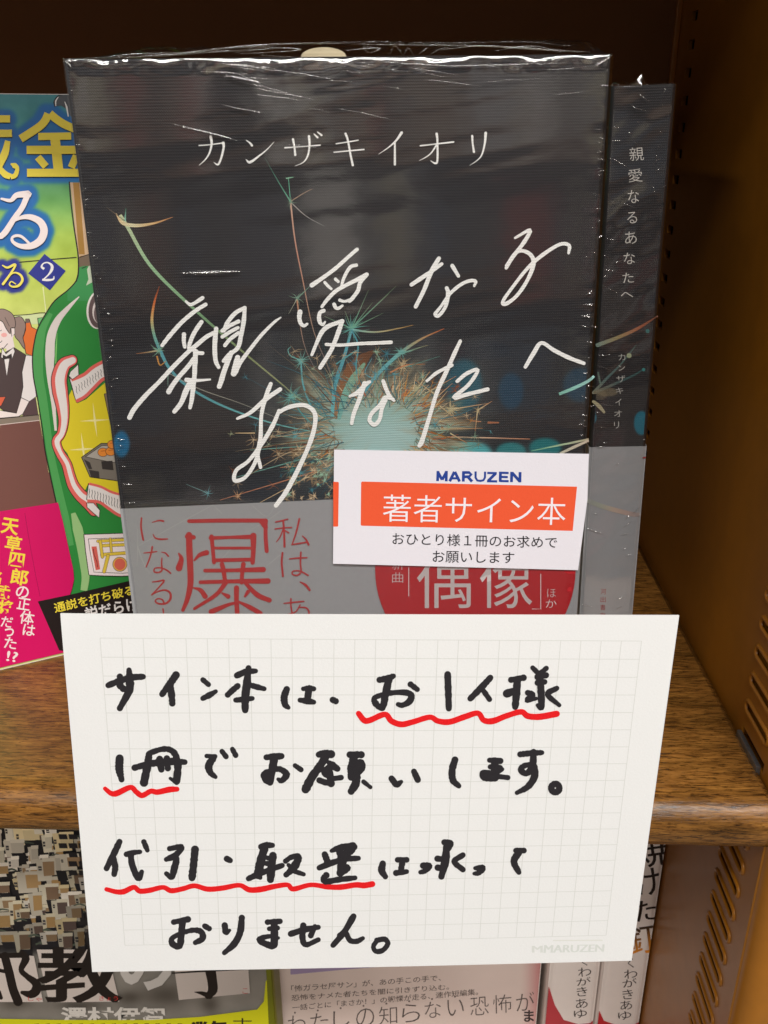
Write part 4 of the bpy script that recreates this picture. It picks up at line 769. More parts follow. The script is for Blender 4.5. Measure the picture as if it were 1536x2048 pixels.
# bottle
edge = [(795, -200), (798, 0), (800, 100), (800, 262), (770, 330), (690, 415), (560, 520), (470, 650), (388, 800), (350, 950), (332, 1100), (342, 1300), (380, 1500), (412, 1700), (440, 1900), (460, 2050)]
edgeM = [(430, 150), (480, 380), (530, 600), (590, 850), (640, 1030), (655, 1150), (635, 1250), (622, 1285)]
tr = lambda pts, A: [(p[0] / A[2] + A[0], p[1] / A[2] + A[1]) for p in pts]
full = tr(edge, L_)[3:] + tr(edgeM, Mm); sm_ = [tuple(q) for q in crm(full, 4)]
P(sm_ + [(330, 1188), (330, 536), (185, 536), (156, 548)], GR)
P([(800, 175), (920, 140), (1000, 420), (1000, 520), (690, 520), (690, 415), (770, 330), (800, 262)], (58, 142, 78), L_)
St([(q[0] + 10, q[1]) for q in tr(edge, L_)[7:] + tr(edgeM, Mm)[:4]], [8, 14, 20, 22, 20, 18, 16, 14, 14, 14, 16, 18, 10], (78, 158, 84), None, 4, 'no')
P([(880, 365), (905, 300), (890, 200), (920, 140), (1000, 140), (1000, 330), (945, 330)], (190, 200, 176), L_)
P([(805, -160), (925, -160), (935, 150), (808, 165)], (196, 164, 130), L_); P([(815, -160), (895, -160), (905, 60), (815, 70)], (160, 118, 56), L_); P([(805, 75), (905, 50), (915, 150), (808, 178)], (112, 92, 74), L_); P([(905, 40), (960, 30), (960, 150), (915, 160)], (170, 150, 136), L_)
P([(735, 1025), (860, 1025), (950, 1780), (818, 1800)], (198, 166, 134), N_); P([(765, 1025), (830, 1025), (890, 1780), (828, 1780)], (160, 118, 50), N_); P([(835, 1820), (960, 1770), (970, 1900), (835, 1900)], (112, 94, 76), N_)
St([(835, 1810), (930, 1780)], 9, BK, N_, 2); St([(860, 1925), (905, 1908)], 9, BK, N_, 2)
St([(727, 1020), (740, 1200), (770, 1450), (800, 1650), (820, 1800), (822, 1960), (800, 2060)], 14, BK, N_, 4)
St(full, [2.4], BK, None, 4)
P([(575, 225), (572, 170), (640, 108), (730, 92), (820, 92), (830, 330), (740, 330), (690, 250), (640, 215)], (76, 80, 86), N_); St([(575, 225), (566, 180), (600, 125), (650, 102), (720, 95)], 12, BK, N_); St([(610, 130), (585, 170), (585, 220)], [8, 14, 8], (230, 230, 230), N_); St([(680, 180), (700, 240), (715, 330)], [8, 18, 10], (230, 230, 230), N_)
St([(810, 478), (700, 590), (590, 720), (525, 880), (510, 1080), (515, 1300), (545, 1560), (570, 1850)], [10, 44, 70, 90, 96, 70, 44, 24], (222, 212, 206), L_, 5, 'no'); St([(585, 850), (575, 1000), (570, 1180)], [3, 14, 10], (130, 200, 110), L_, 4, 'no')
li.disc((1010, 610), 125, 200, (228, 222, 216), L_, 30, .1); li.disc((1018, 610), 112, 190, (96, 78, 78), L_, 30, .1); li.disc((1030, 620), 85, 135, (220, 208, 204), L_, 26, .1); li.disc((1035, 640), 74, 118, (110, 92, 92), L_, 26, .1)
# yellow shield
P(tr([(735, 1430), (790, 1570), (880, 1530), (1085, 1350), (1500, 1250), (1600, 2100)], L_) + tr([(1250, 380), (1060, 390), (900, 340), (785, 300), (738, 395), (690, 290), (655, 170), (600, 30)], Mm) + tr([(612, 1990), (690, 1850), (692, 1700), (672, 1560)], L_), (226, 206, 44))
for c, r in (((970, 1745), 150), ((850, 2040), 140)):
    St([(c[0] - r, c[1] + 8), c, (c[0] + r, c[1] - 8)], [2, 22, 2], (244, 232, 160), L_, 2, 'no'); St([(c[0] - 20, c[1] - r * 1.2), c, (c[0] + 22, c[1] + r * 1.1)], [2, 22, 2], (244, 232, 160), L_, 2, 'no')
P([(725, 65), (900, -60), (1200, -60), (1230, 300), (1050, 275), (800, 240)], (124, 116, 106), Mm, BK, 7); P([(760, 60), (905, -40), (1200, -50), (1200, 90), (1000, 110)], (176, 168, 158), Mm, BK, 5); P([(900, 100), (1000, 95), (1010, 180), (910, 170)], (56, 50, 48), Mm); P([(745, 80), (800, 110), (820, 170), (790, 170)], (60, 54, 52), Mm); P([(790, 175), (880, 190), (885, 250), (810, 240)], (60, 54, 52), Mm)
for c in ((915, 20), (985, 12), (1060, -18), (1000, -50), (1090, 30)): li.disc(c, 48, 40, (40, 30, 24), Mm, 18); li.disc(c, 44, 36, (232, 140, 56), Mm, 18); St([(c[0] - 18, c[1] - 10), (c[0] + 20, c[1] - 14)], 5, (160, 80, 30), Mm, 1)
P([(1065, 1475), (1120, 1460), (1170, 1850), (1140, 1830)], (140, 120, 100), L_, BK, 7)
# coral ribbon
CO, CI = (226, 104, 96), (232, 224, 220)
rb = tr([(735, 1130), (650, 1180), (605, 1310), (615, 1450), (640, 1600), (650, 1750), (625, 1880), (575, 1960)], L_) + tr([(530, 20), (590, 120), (622, 230), (655, 320), (715, 400), (780, 460), (835, 540)], Mm)
wd = [21, 27, 30, 30, 25, 19, 16, 17, 17, 19, 20, 22, 24, 26, 20]
St(rb, [q + 3 for q in wd], BK, None, 4); St(rb, wd, CO, None, 4); St([(p[0] + 1.5, p[1] - (3 if i > 12 else 0)) for i, p in enumerate(rb)], [q * (.62 if i < 8 else .42) for i, q in enumerate(wd)], CI, None, 4)
P([(700, 1290), (730, 1330), (860, 1275), (960, 1195), (1120, 1110), (1140, 1300), (1050, 1330), (960, 1420), (870, 1510), (780, 1560), (755, 1480), (735, 1400)], CI, L_, BK, 9)
St([(730, 1332), (860, 1275), (960, 1195), (1140, 1100)], 34, CO, L_, 4, 'no'); St([(778, 1550), (870, 1500), (960, 1412), (1050, 1325), (1140, 1290)], 34, CO, L_, 4, 'no'); P([(800, 1165), (805, 1280), (740, 1325), (705, 1290), (720, 1245), (780, 1190)], CI, L_, BK, 7)
for i in range(11):
    x = 775 + i * 28; y = 1395 - i * 19; St([(x, y), (x + 9, y + 22), (x + 4, y + 48), (x + 16, y + 74)], [5, 4], BK, L_, 2)
P([(785, 300), (900, 330), (1010, 385), (1200, 420), (1200, 620), (1060, 580), (960, 520), (880, 465), (770, 440)], CI, Mm, BK, 8); St([(790, 298), (900, 328), (1010, 380), (1200, 420)], 22, CO, Mm, 4, 'no'); St([(775, 452), (880, 462), (960, 515), (1060, 580), (1200, 615)], 26, CO, Mm, 4, 'no'); P([(770, 470), (830, 470), (888, 535), (880, 600), (830, 560), (775, 510)], CI, Mm, BK, 6)
for i in range(12):
    x = 792 + i * 25; y = 345 + i * 9; St([(x, y), (x + 4, y + 25), (x - 2, y + 55), (x + 6, y + 80)], [5, 4], BK, Mm, 2)
St([(650, 560), (690, 700), (720, 850), (745, 1000), (760, 1130), (745, 1250)], [40, 90, 80, 76, 70, 60], (150, 190, 126), Mm, 4, 'no')
P([(745, 750), (1250, 735), (1290, 1110), (1080, 1122), (900, 1118), (790, 1110), (760, 900)], (236, 222, 222), Mm, BK, 7); P([(785, 790), (1260, 775), (1280, 1080), (1090, 1095), (835, 1085), (800, 900)], (240, 228, 226), Mm, BK, 5)
YL = (226, 196, 70)
for p, w_ in (([(870, 810), (1250, 790)], 30), ([(900, 850), (1250, 835)], 30), ([(905, 930), (1250, 905)], 32), ([(890, 810), (910, 950)], 30), ([(980, 790), (990, 900)], 26), ([(960, 940), (925, 1080)], 34)): St(p, w_, (120, 96, 80), Mm, 1); St(p, w_ - 8, YL, Mm, 1)
P([(812, 858), (858, 856), (890, 1060), (850, 1068)], (216, 100, 90), Mm); St([(830, 880), (836, 930), (860, 990), (866, 1040)], 5, BK, Mm, 3); li.disc((1065, 1015), 66, 66, (110, 84, 70), Mm); li.disc((1065, 1015), 61, 61, (232, 180, 84), Mm); li.disc((1065, 1015), 50, 52, (220, 104, 86), Mm)
# big letters
YW = (236, 214, 66)
for p, w_ in (([(505, 305), (470, 380), (400, 450), (215, 570)], 84), ([(520, 305), (600, 370), (700, 430), (880, 500)], 84), ([(400, 545), (745, 540)], 76), ([(575, 560), (612, 900)], 100), ([(278, 685), (900, 685)], 86), ([(282, 925), (920, 925)], 84), ([(395, 760), (480, 860)], 76), ([(800, 745), (745, 870)], 76),
        ([(-60, 360), (104, 360)], 76), ([(-60, 512), (124, 512)], 78), ([(80, 590), (50, 720), (-20, 860)], [56, 80, 80]), ([(-20, 860), (50, 940), (110, 965)], [50, 70, 60]), ([(110, 830), (150, 850), (180, 880), (160, 950), (110, 970)], [10, 60, 40, 50, 50])):
    St(p, w_, YW, N_, 4, 'no')
wh = (236, 222, 220)
St(RU_BIG[:4] + [(290, 1158)], [24, 40, 58, 76, 60], wh, N_, 6); St([(285, 1165), (230, 1290), (150, 1400), (60, 1540), (10, 1590)], [60, 58, 56, 64, 60], wh, N_, 6); St(RU_BIG2, [10, 40, 60, 74, 80, 80, 70, 50, 34, 28, 30, 30, 26], wh, N_, 6)
St(RU_S, [12, 22, 26, 20, 22, 26], (240, 224, 100), L_, 6); St(RU_S2, [8, 14, 22, 26, 26, 18, 14, 12, 10], (240, 224, 100), L_, 6)
# band
PK = (206, 6, 94)
P([(-60, 553), (515, 466), (560, 640), (600, 830), (650, 1060), (657, 1150), (640, 1230), (622, 1285), (335, 1345), (560, 1780), (900, 1780), (900, 2100), (-60, 2100)], PK, Mm)
P([(335, 1345), (622, 1285), (1160, 1160), (1500, 1080), (1500, 1700), (560, 1785), (525, 1780)], (30, 20, 20), Mm)
li.stroke([(220, 560), (255, 780), (310, 1080), (355, 1300)], [3, 3], (120, 0, 60), Mm, smooth=3, cap='no')
for ch, c, h, col in (('天', (88, 678), 150, YW), ('草', (118, 832), 140, YW), ('四', (148, 975), 130, YW), ('郎', (172, 1128), 150, YW), ('の', (198, 1262), 110, wh), ('正', (210, 1368), 110, wh), ('体', (240, 1490), 125, wh), ('は', (258, 1600), 105, wh)):
    li.text(ch, [(c[0] - h * .52, c[1] - h * .48), (c[0] + h * .52, c[1] + h * .48)], col, Mm, .022 if col == YW else .012, rot=9)
for ch, c, h, col in (('名', (-50, 1125), 120, YW), ('武', (22, 1262), 130, YW), ('将', (45, 1395), 130, YW), ('だ', (60, 1528), 100, wh), ('っ', (80, 1620), 80, wh), ('た', (92, 1715), 105, wh), ('!?', (108, 1835), 95, wh)):
    li.text(ch, [(c[0] - h * .52, c[1] - h * .48), (c[0] + h * .52, c[1] + h * .48)], col, Mm, .022 if col == YW else .012, rot=9)
li.text('通説を打ち破る', [(472, 1360), (1180, 1195), (1192, 1285), (490, 1450)], YW, Mm, .016); li.text('説だらけの', [(745, 1400), (1330, 1270), (1350, 1400), (770, 1520)], (228, 222, 220), Mm, .02)
li.build('cover_print', LB, M_PRINT, cvl, off=0.09, clip=(.3, 127.6, .3, 187.0))

# ================================================================== HANDWRITTEN CARD
CD = Plane((-83.58, 181.1, -104.15), 5.4, 5.3, 2.15)
cd = empty('card', CD.P([74, 105], -1), 'white grid-ruled card with black marker handwriting and wavy red underlines, in front of the shelf', 'card')
nu, nv = 75, 54; U, Vv = np.meshgrid(np.linspace(0, 148, nu), np.linspace(0, 105, nv)); g2 = np.stack([U, Vv], -1).reshape(-1, 2)
def cbend(uv, z=0.0):
    w_ = 0.35 * np.sin(uv[:, 0] / 148 * math.pi) * (uv[:, 1] / 105) - 0.25 * np.exp(-(uv[:, 0] + uv[:, 1]) / 4.0)
    return CD.P(uv, np.asarray(z) + w_)
n_ = nu * nv; F = [tuple(f) for f in grid_faces(nv, nu)[:, ::-1]] + [tuple(f + n_) for f in grid_faces(nv, nu)]
bd = [i for i in range(nu)] + [i * nu + nu - 1 for i in range(1, nv)] + [(nv - 1) * nu + i for i in range(nu - 2, -1, -1)] + [i * nu for i in range(nv - 2, 0, -1)]
F += [(bd[i], bd[(i + 1) % len(bd)], bd[(i + 1) % len(bd)] + n_, bd[i] + n_) for i in range(len(bd))]
mesh('paper', np.vstack([cbend(g2, 0.0), cbend(g2, -0.42)]), F, M_PAPER, cd, colors=np.tile([230., 231, 231], (2 * n_, 1)), uv=np.vstack([g2, g2]))
# ruled grid, 26 x 18 squares, pale grey-green print
cor = CD.uv([(200, 1276), (1283, 1282), (1212, 1870), (250, 1890)]); gr = Ink(0.0); V = []; F = []; UV = []
def gline(a, b, hw=0.085, m_=14):
    for i in range(m_):
        p, q = a + (b - a) * i / m_, a + (b - a) * (i + 1) / m_; d = (b - a) / np.linalg.norm(b - a); nn = np.array([-d[1], d[0]]) * hw
        k0 = len(UV); UV.extend([p + nn, q + nn, q - nn, p - nn]); F.append((k0 + 3, k0 + 2, k0 + 1, k0))
for i in range(27): t = i / 26; gline(cor[0] * (1 - t) + cor[1] * t, cor[3] * (1 - t) + cor[2] * t)
nv_ = len(UV)
for i in range(19): t = i / 18; gline(cor[0] * (1 - t) + cor[3] * t, cor[1] * (1 - t) + cor[2] * t)
UV = np.array(UV); zz = np.where(np.arange(len(UV)) < nv_, 0.02, 0.03)
def fixf(V, F):
    out = []
    for f in F:
        a, b, c = V[f[0]], V[f[1]], V[f[2]]; out.append(f if np.cross(b - a, c - b) @ CD.n > 0 else tuple(reversed(f)))
    return out
GV = cbend(UV, zz)
mesh('grid_lines', GV, fixf(GV, F), M_MATTE, cd, colors=np.tile([211., 213, 210], (len(UV), 1)), uv=UV)
lg = Ink(); lg.text('MARUZEN', [(1030, 627), (1330, 625), (1326, 662), (1026, 666)], (212, 216, 212), D_, 0, fat=1.0); lg.text('M', [(968, 630), (1018, 664)], (214, 217, 213), D_, 0, fat=1.0); lg.text('SINCE 1869', [(1070, 598), (1325, 598), (1325, 610), (1070, 612)], (219, 221, 217), D_, 0) if False else None
lg.stroke([(1072, 604), (1322, 604)], [6, 6], (220, 221, 216), D_, 1, 'no')
lg.build('printed_logo', CD, M_MATTE, cd, off=.035, bend=cbend)
INK = (40, 38, 42); RED = (226, 24, 30)
def line(name, items, col=INK, off=0.05, wrag=.17):
    k = Ink(0.003)
    for crop, lst in items:
        for pts, wd in lst: k.stroke(pts, np.array(wd) * (1.1 if col is INK else 1.0), col, crop, smooth=7, rag=wrag)
    return k.build(name, CD, M_INK, cd, off=off, bend=cbend)
line('handwriting', [(A_, [([(80, 212), (150, 185), (220, 165), (290, 160)], [34, 36, 36, 34]), ([(150, 160), (148, 205), (170, 232)], [34, 38, 36]), ([(205, 120), (210, 180), (205, 245), (150, 350)], [30, 46, 46, 32]),
        ([(488, 150), (450, 205), (405, 265)], [42, 40, 34]), ([(455, 215), (462, 270), (466, 320)], [36, 38, 34]), ([(650, 178), (684, 207)], [30, 28]), ([(650, 290), (690, 270), (728, 248)], [28, 36, 24]),
        ([(855, 152), (910, 130), (968, 125)], [34, 36, 28]), ([(925, 108), (915, 200), (905, 290), (905, 360)], [32, 46, 44, 38]), ([(860, 215), (830, 240), (800, 268)], [34, 34, 32]), ([(930, 208), (980, 222), (1020, 232)], [30, 32, 26]), ([(848, 300), (900, 295), (948, 290)], [28, 34, 28]),
        ([(1155, 235), (1140, 280), (1145, 325), (1165, 345)], [34, 42, 36, 24]), ([(1255, 232), (1290, 228), (1318, 232)], [24, 34, 26]), ([(1288, 235), (1280, 300)], [38, 36]), ([(1235, 300), (1280, 305), (1318, 312)], [26, 40, 26]), ([(1432, 298), (1450, 306)], [36, 34])]),
    (B_, [([(238, 178), (280, 170), (322, 155)], [32, 38, 30]), ([(295, 170), (275, 260), (262, 330), (250, 350), (215, 320), (205, 290), (240, 272), (320, 255), (400, 255), (430, 275), (415, 310), (375, 330), (350, 325)], [40, 42, 36, 28, 36, 28, 28, 30, 34, 38, 36, 30, 28]),
        ([(425, 205), (465, 235)], [32, 30]), ([(648, 145), (652, 250), (655, 350)], [38, 38, 34]), ([(905, 165), (850, 225), (785, 290)], [34, 36, 34]), ([(865, 245), (900, 295)], [30, 30]),
        ([(1030, 178), (1105, 165)], [32, 34]), ([(1068, 175), (1062, 260), (1055, 340)], [40, 44, 36]), ([(1062, 240), (1005, 260)], [36, 44]), ([(1160, 105), (1185, 130)], [28, 30]), ([(1242, 108), (1205, 140)], [28, 30]), ([(1190, 160), (1240, 150)], [34, 34]), ([(1190, 195), (1232, 190)], [34, 30]), ([(1205, 140), (1210, 250), (1212, 340), (1190, 330)], [36, 40, 36, 24]),
        ([(1130, 255), (1160, 270), (1125, 300), (1180, 290)], [34, 34, 30, 20]), ([(1305, 228), (1250, 265), (1320, 330)], [28, 34, 22])])])
line('handwriting', [(k3, [([(292, 215), (288, 340), (315, 465)], [90, 90, 62]), ([(470, 325), (600, 290), (760, 262), (930, 250), (1062, 258)], [66, 70, 80, 80, 58]), ([(640, 165), (620, 300), (580, 500)], [70, 88, 90]), ([(650, 150), (780, 108), (880, 110), (950, 170), (980, 300), (965, 480)], [60, 62, 66, 70, 80, 84]), ([(965, 500), (890, 450)], [50, 36]),
        ([(765, 225), (785, 345)], [74, 72]), ([(850, 215), (862, 330)], [78, 68]), ([(1320, 185), (1420, 190)], [48, 50]), ([(1395, 210), (1345, 300), (1365, 380), (1425, 432)], [80, 86, 70, 46])]),
    (A_, [([(765, 608), (790, 640)], [28, 30]), ([(828, 595), (848, 632)], [28, 30])]),
    (k4, [([(180, 185), (260, 178), (345, 172)], [60, 70, 64]), ([(268, 185), (245, 320), (220, 460)], [84, 80, 70]), ([(245, 330), (160, 370), (190, 430), (230, 440)], [60, 70, 90, 60]), ([(250, 320), (330, 315), (400, 370), (350, 440), (310, 425)], [56, 60, 72, 60, 40]), ([(495, 275), (560, 320)], [50, 50]),
        ([(755, 155), (820, 140), (890, 150)], [66, 70, 78]), ([(830, 180), (760, 290), (680, 400), (610, 535)], [80, 80, 84, 90]), ([(850, 230), (900, 270), (960, 310)], [40, 80, 60]), ([(880, 290), (820, 350), (870, 390)], [80, 70, 60]), ([(870, 330), (890, 470)], [70, 74]), ([(760, 435), (830, 460), (880, 470)], [60, 60, 50]), ([(890, 420), (1000, 405)], [50, 52]),
        ([(1095, 155), (1220, 155)], [68, 70]), ([(1140, 180), (1115, 300), (1110, 400)], [80, 84, 70]), ([(1140, 235), (1220, 240), (1225, 310), (1160, 370)], [50, 64, 66, 60]), ([(1180, 250), (1170, 400)], [56, 80]), ([(1160, 400), (1160, 470), (1110, 555)], [90, 86, 70]), ([(1245, 450), (1320, 510)], [50, 40])]),
    (B_, [([(310, 770), (340, 805), (368, 790)], [34, 38, 22]), ([(445, 728), (468, 778)], [34, 34]), ([(692, 658), (675, 720), (680, 780), (715, 815)], [36, 40, 38, 28]), ([(900, 660), (965, 665)], [30, 36]), ([(932, 665), (930, 760)], [40, 50]), ([(905, 700), (965, 705)], [30, 30]), ([(975, 715), (925, 740), (860, 735), (870, 765), (930, 770)], [24, 36, 30, 36, 34]), ([(930, 755), (1010, 765)], [28, 30]),
        ([(1085, 625), (1150, 618), (1215, 615)], [32, 34, 28]), ([(1165, 610), (1158, 700), (1120, 740), (1088, 715), (1120, 690), (1165, 700), (1170, 760), (1130, 820), (1065, 856)], [34, 40, 32, 34, 30, 40, 42, 38, 24]), ([(1296 + 24 * math.cos(t_), 828 + 25 * math.sin(t_)) for t_ in np.linspace(0, 6.4, 12)], [36] * 12)])])
line('handwriting', [(C_, [([(148, 130), (120, 190), (70, 290)], [36, 36, 34]), ([(110, 225), (122, 280), (116, 325)], [34, 36, 32]), ([(190, 205), (230, 195), (272, 190)], [30, 32, 24]), ([(215, 200), (225, 270), (262, 350), (282, 310)], [34, 38, 34, 26]), ([(295, 130), (316, 180)], [30, 28]),
        ([(450, 170), (520, 160), (495, 200), (430, 235)], [28, 34, 34, 28]), ([(435, 235), (490, 225), (478, 290), (462, 340), (430, 320)], [24, 34, 40, 34, 26]), ([(603, 175), (595, 260), (585, 345)], [42, 42, 42]), ([(795, 230), (815, 240)], [34, 32])]),
    (k5, [([(320, 165), (375, 150), (435, 150)], [60, 66, 50]), ([(350, 190), (310, 330), (290, 450)], [80, 80, 84]), ([(440, 255), (425, 380), (415, 500)], [72, 80, 72]), ([(360, 270), (420, 290)], [40, 50]), ([(330, 330), (420, 340)], [40, 50]), ([(190, 490), (290, 445), (420, 395), (535, 355)], [52, 56, 56, 48]), ([(290, 440), (310, 480)], [60, 40]),
        ([(570, 310), (630, 270), (700, 270), (670, 350), (620, 410), (575, 450)], [48, 50, 66, 76, 64, 50]), ([(600, 350), (660, 410), (755, 445)], [40, 50, 40]),
        ([(1040, 205), (1130, 170), (1260, 150)], [40, 60, 60]), ([(1270, 165), (1210, 220), (1140, 240)], [64, 80, 60]), ([(1110, 190), (1150, 280), (1130, 430)], [60, 90, 70]), ([(970, 240), (1000, 320)], [62, 60]), ([(915, 378), (1050, 325), (1180, 290), (1315, 280)], [56, 58, 58, 48]), ([(1130, 360), (1200, 380), (1140, 430)], [60, 66, 60]), ([(985, 455), (960, 490), (985, 520), (1100, 500), (1280, 480)], [60, 60, 56, 56, 48])]),
    (D_, [([(215, 215), (210, 250), (228, 280)], [32, 34, 24]), ([(290, 196), (335, 196)], [26, 26]), ([(315, 200), (305, 255)], [30, 26]), ([(282, 262), (335, 255)], [30, 22]), ([(418, 225), (450, 228), (425, 252), (405, 258)], [32, 28, 26, 20]), ([(525, 108), (555, 115), (540, 150)], [30, 30, 24]), ([(535, 130), (530, 200), (510, 280)], [30, 40, 30]), ([(490, 190), (535, 195)], [28, 30]), ([(492, 235), (525, 240)], [30, 24]),
        ([(618, 172), (575, 205), (618, 245)], [26, 28, 24]), ([(680, 238), (715, 238), (695, 262), (675, 265)], [20, 34, 26, 18]), ([(885, 150), (925, 150)], [26, 28]), ([(900, 158), (875, 205), (900, 260)], [34, 32, 24])])])
line('handwriting', [(C_, [([(475, 612), (560, 595)], [30, 34]), ([(528, 605), (520, 690), (510, 755), (470, 745), (465, 710), (520, 680), (590, 660), (640, 670), (648, 710), (605, 735)], [38, 40, 36, 36, 28, 26, 30, 34, 36, 30]), ([(662, 635), (688, 650)], [30, 30]), ([(782, 630), (790, 670), (812, 660)], [36, 36, 18]), ([(885, 585), (875, 670), (840, 740), (780, 795)], [34, 38, 38, 26]),
        ([(1040, 610), (1115, 605)], [30, 32]), ([(1080, 610), (1078, 740), (1040, 745), (990, 715), (1050, 695), (1105, 705)], [40, 44, 36, 34, 24, 20]), ([(1050, 650), (1100, 645)], [26, 28]), ([(1180, 680), (1260, 655), (1345, 640)], [34, 34, 28]), ([(1255, 630), (1250, 700), (1270, 745), (1345, 715)], [34, 36, 30, 26]), ([(1325, 635), (1300, 690)], [28, 30])]),
    (D_, [([(68, 480), (20, 560), (-35, 625)], [30, 28, 26]), ([(-5, 575), (25, 560), (50, 600), (85, 605), (115, 590)], [20, 26, 26, 26, 20]), ([(185, 600), (225, 595), (240, 618), (215, 650), (180, 655), (168, 630), (188, 600)], [26, 26, 24, 24, 24, 22, 22])])])
def wavy(items): line('red_underline', items, RED, off=.12, wrag=.05)
wavy([(B_, [([(112, 380), (145, 420), (180, 420), (270, 385), (310, 425), (370, 445), (440, 430), (540, 402), (590, 425), (660, 430), (750, 400), (830, 378), (865, 420), (920, 425), (1000, 395), (1090, 370), (1130, 395), (1200, 400), (1305, 382)], [34, 36, 36, 34, 36, 36, 34, 32, 34, 36, 36, 32, 34, 38, 34, 34, 36, 38, 38])])])
wavy([(k3, [([(120, 570), (190, 625), (260, 625), (420, 555), (490, 610), (560, 650), (660, 600), (740, 610), (880, 580), (970, 575)], [50, 60, 72, 62, 62, 66, 60, 66, 72, 60])])])
wavy([(C_, [([(70, 415), (130, 430), (175, 428), (235, 402), (270, 425), (330, 420), (410, 402), (460, 422), (530, 410), (600, 392), (680, 412), (770, 405), (870, 388), (930, 415), (1000, 412), (1080, 395), (1160, 385), (1195, 410), (1300, 385), (1400, 398)], [26, 30, 34, 30, 32, 32, 28, 32, 30, 30, 32, 32, 28, 34, 36, 32, 28, 32, 28, 30]), ([(1400, 398), (1480, 398), (1570, 385), (1620, 388), (1670, 380)], [30, 34, 34, 36, 36])])])
boxm('card_clip', (-8, 184.2, -187), (2, 197.9, -180), M_CLEAR, cd, bevel=0.8)

# ================================================================== LOWER SHELF
# face-out paperback with the crowded concrete housing block
LL = Plane((-54.9 - 128, 250, -212), 0.0, 0.0, 0.0)
ll = empty('book', LL.P([64, 188], -8), 'paperback with photo of stacked apartment blocks and yellow band, on the lower shelf', 'book')
cv1 = case('cover', LL.o, LL.u, LL.n, LL.v, 128, 15, 188, 2.5, .7, plain('shaded_yellow_green_jacket', (112, 112, 16), 0.45), ll)  # yellow darkened as the shade of the jacket's turned-away side
block('page_block', LL.o, LL.u, LL.n, LL.v, .6, 127, -14.2, -.8, .6, 187.4, M_PAGES, ll)
def ll_art(x, y, u, v):
    g = np.interp(y, [1900, 1985, 2040], [112, 136, 128])[:, None] + (fbm(x * .02, y * .02, 71)[:, None] - .5) * 30
    C = g * np.array([[1.0, .96, .90]])
    for cx, cy, rx, ry in ((30, 2005, 40, 16), (330, 1990, 45, 22), (420, 2008, 18, 18), (260, 1995, 26, 14), (160, 2010, 50, 10)): C = mixc(C, np.exp(-((x - cx) / rx) ** 2 - ((y - cy) / ry) ** 2) * .6, (52, 46, 40))
    C = mixc(C, 1 / (1 + np.exp((1905 - y) * -.3)) * 1.0, (30, 28, 30)); return C
lo = LL.uv([(-30, 1640)])[0]
sheet('cover_art', LL, 10, 125.4, 0.2, 187.8, 0.7, ll_art, M_PRINT, cv1, off=.05)
ai = Ink(0.0008); rr = random.Random(5)
pal_l = [(214, 204, 180), (226, 214, 184), (206, 196, 176), (232, 222, 206), (216, 196, 152), (196, 186, 168)]
pal_t = [(176, 142, 96), (160, 130, 96), (130, 104, 82), (188, 150, 96), (112, 90, 78), (98, 80, 74)]
for row in list(range(8, 16)) + list(range(8)):
    for cc in range(7 if row < 8 else 10):
        if row < 8 and rr.random() < .12: continue
        row_ = row % 8
        t = row_ / 7.0; x = -34 + cc * (33 if row < 8 else 23) - row_ * 4 + (row % 2) * 16 + rr.uniform(-11, 11); y = 1632 + row_ * 31 + (cc % 3) * 11 + rr.uniform(-9, 9); kk = 1.0 if row < 8 else .55; w_ = kk * rr.uniform(16, 42); h = kk * rr.uniform(20, 44); sh = rr.uniform(3, 9)
        dk = 1.12 - .42 * t - .15 * (x > 130); li_ = np.array(rr.choice(pal_l)) * dk; tn = np.array(rr.choice(pal_t)) * dk
        if row < 3 and x < 110: tn = li_ * .92
        ai.poly([(x, y), (x + w_, y - 2), (x + w_ + sh, y + h), (x + sh, y + h + 2)], li_)
        ai.poly([(x + w_ * .45, y + 2), (x + w_ * 1.25, y + 1), (x + w_ * 1.3, y + h * .75), (x + w_ * .55, y + h * .8)], tn)
        ai.poly([(x + w_ * .42, y - 3), (x + w_ * 1.3, y - 4), (x + w_ * 1.3, y + 3), (x + w_ * .45, y + 4)], li_ * 1.06)
        if rr.random() < .75:
            a, b = x + w_ * rr.uniform(.06, .2), y + h * rr.uniform(.2, .4); ww, hh = rr.uniform(4, 7), rr.uniform(6, 11)
            ai.poly([(a, b), (a + ww, b), (a + ww + 1, b + hh), (a + 1, b + hh)], np.array((44, 42, 44)) * rr.uniform(.8, 1.5)); ai.poly([(a + 1, b + hh * .45), (a + ww, b + hh * .45), (a + ww, b + hh * .6), (a + 1, b + hh * .6)], li_)
        if rr.random() < .3 + .5 * t: ai.poly([(x + w_ * .5, y + h * .8), (x + w_ * 1.35, y + h * .78), (x + w_ * 1.5, y + h * 1.35), (x + w_ * .7, y + h * 1.4)], (24, 24, 28))
        if rr.random() < .35: ai.stroke([(x, y + h), (x + w_ * .5, y + h - 3), (x + w_, y + h)], [3, 4, 2], (70, 78, 66), smooth=2, rag=.8)
for i in range(6):
    for j in range(3): ai.poly([(118 + j * 20, 1648 + i * 18), (134 + j * 20, 1648 + i * 18), (137 + j * 20, 1658 + i * 18), (120 + j * 20, 1658 + i * 18)], (34, 32, 36)) if not (i > 2 and j == 0) else None
TL_ = (200, 188, 180)
ai.poly([(-60, 130), (380, 160), (480, 665), (-60, 665)], TL_, k6); ai.poly([(410, 90), (990, 90), (1180, 90), (1315, 660), (545, 668)], TL_, k6); ai.poly([(460, 290), (1215, 285), (1232, 530), (505, 600)], TL_, k7)
KB = (26, 20, 18)
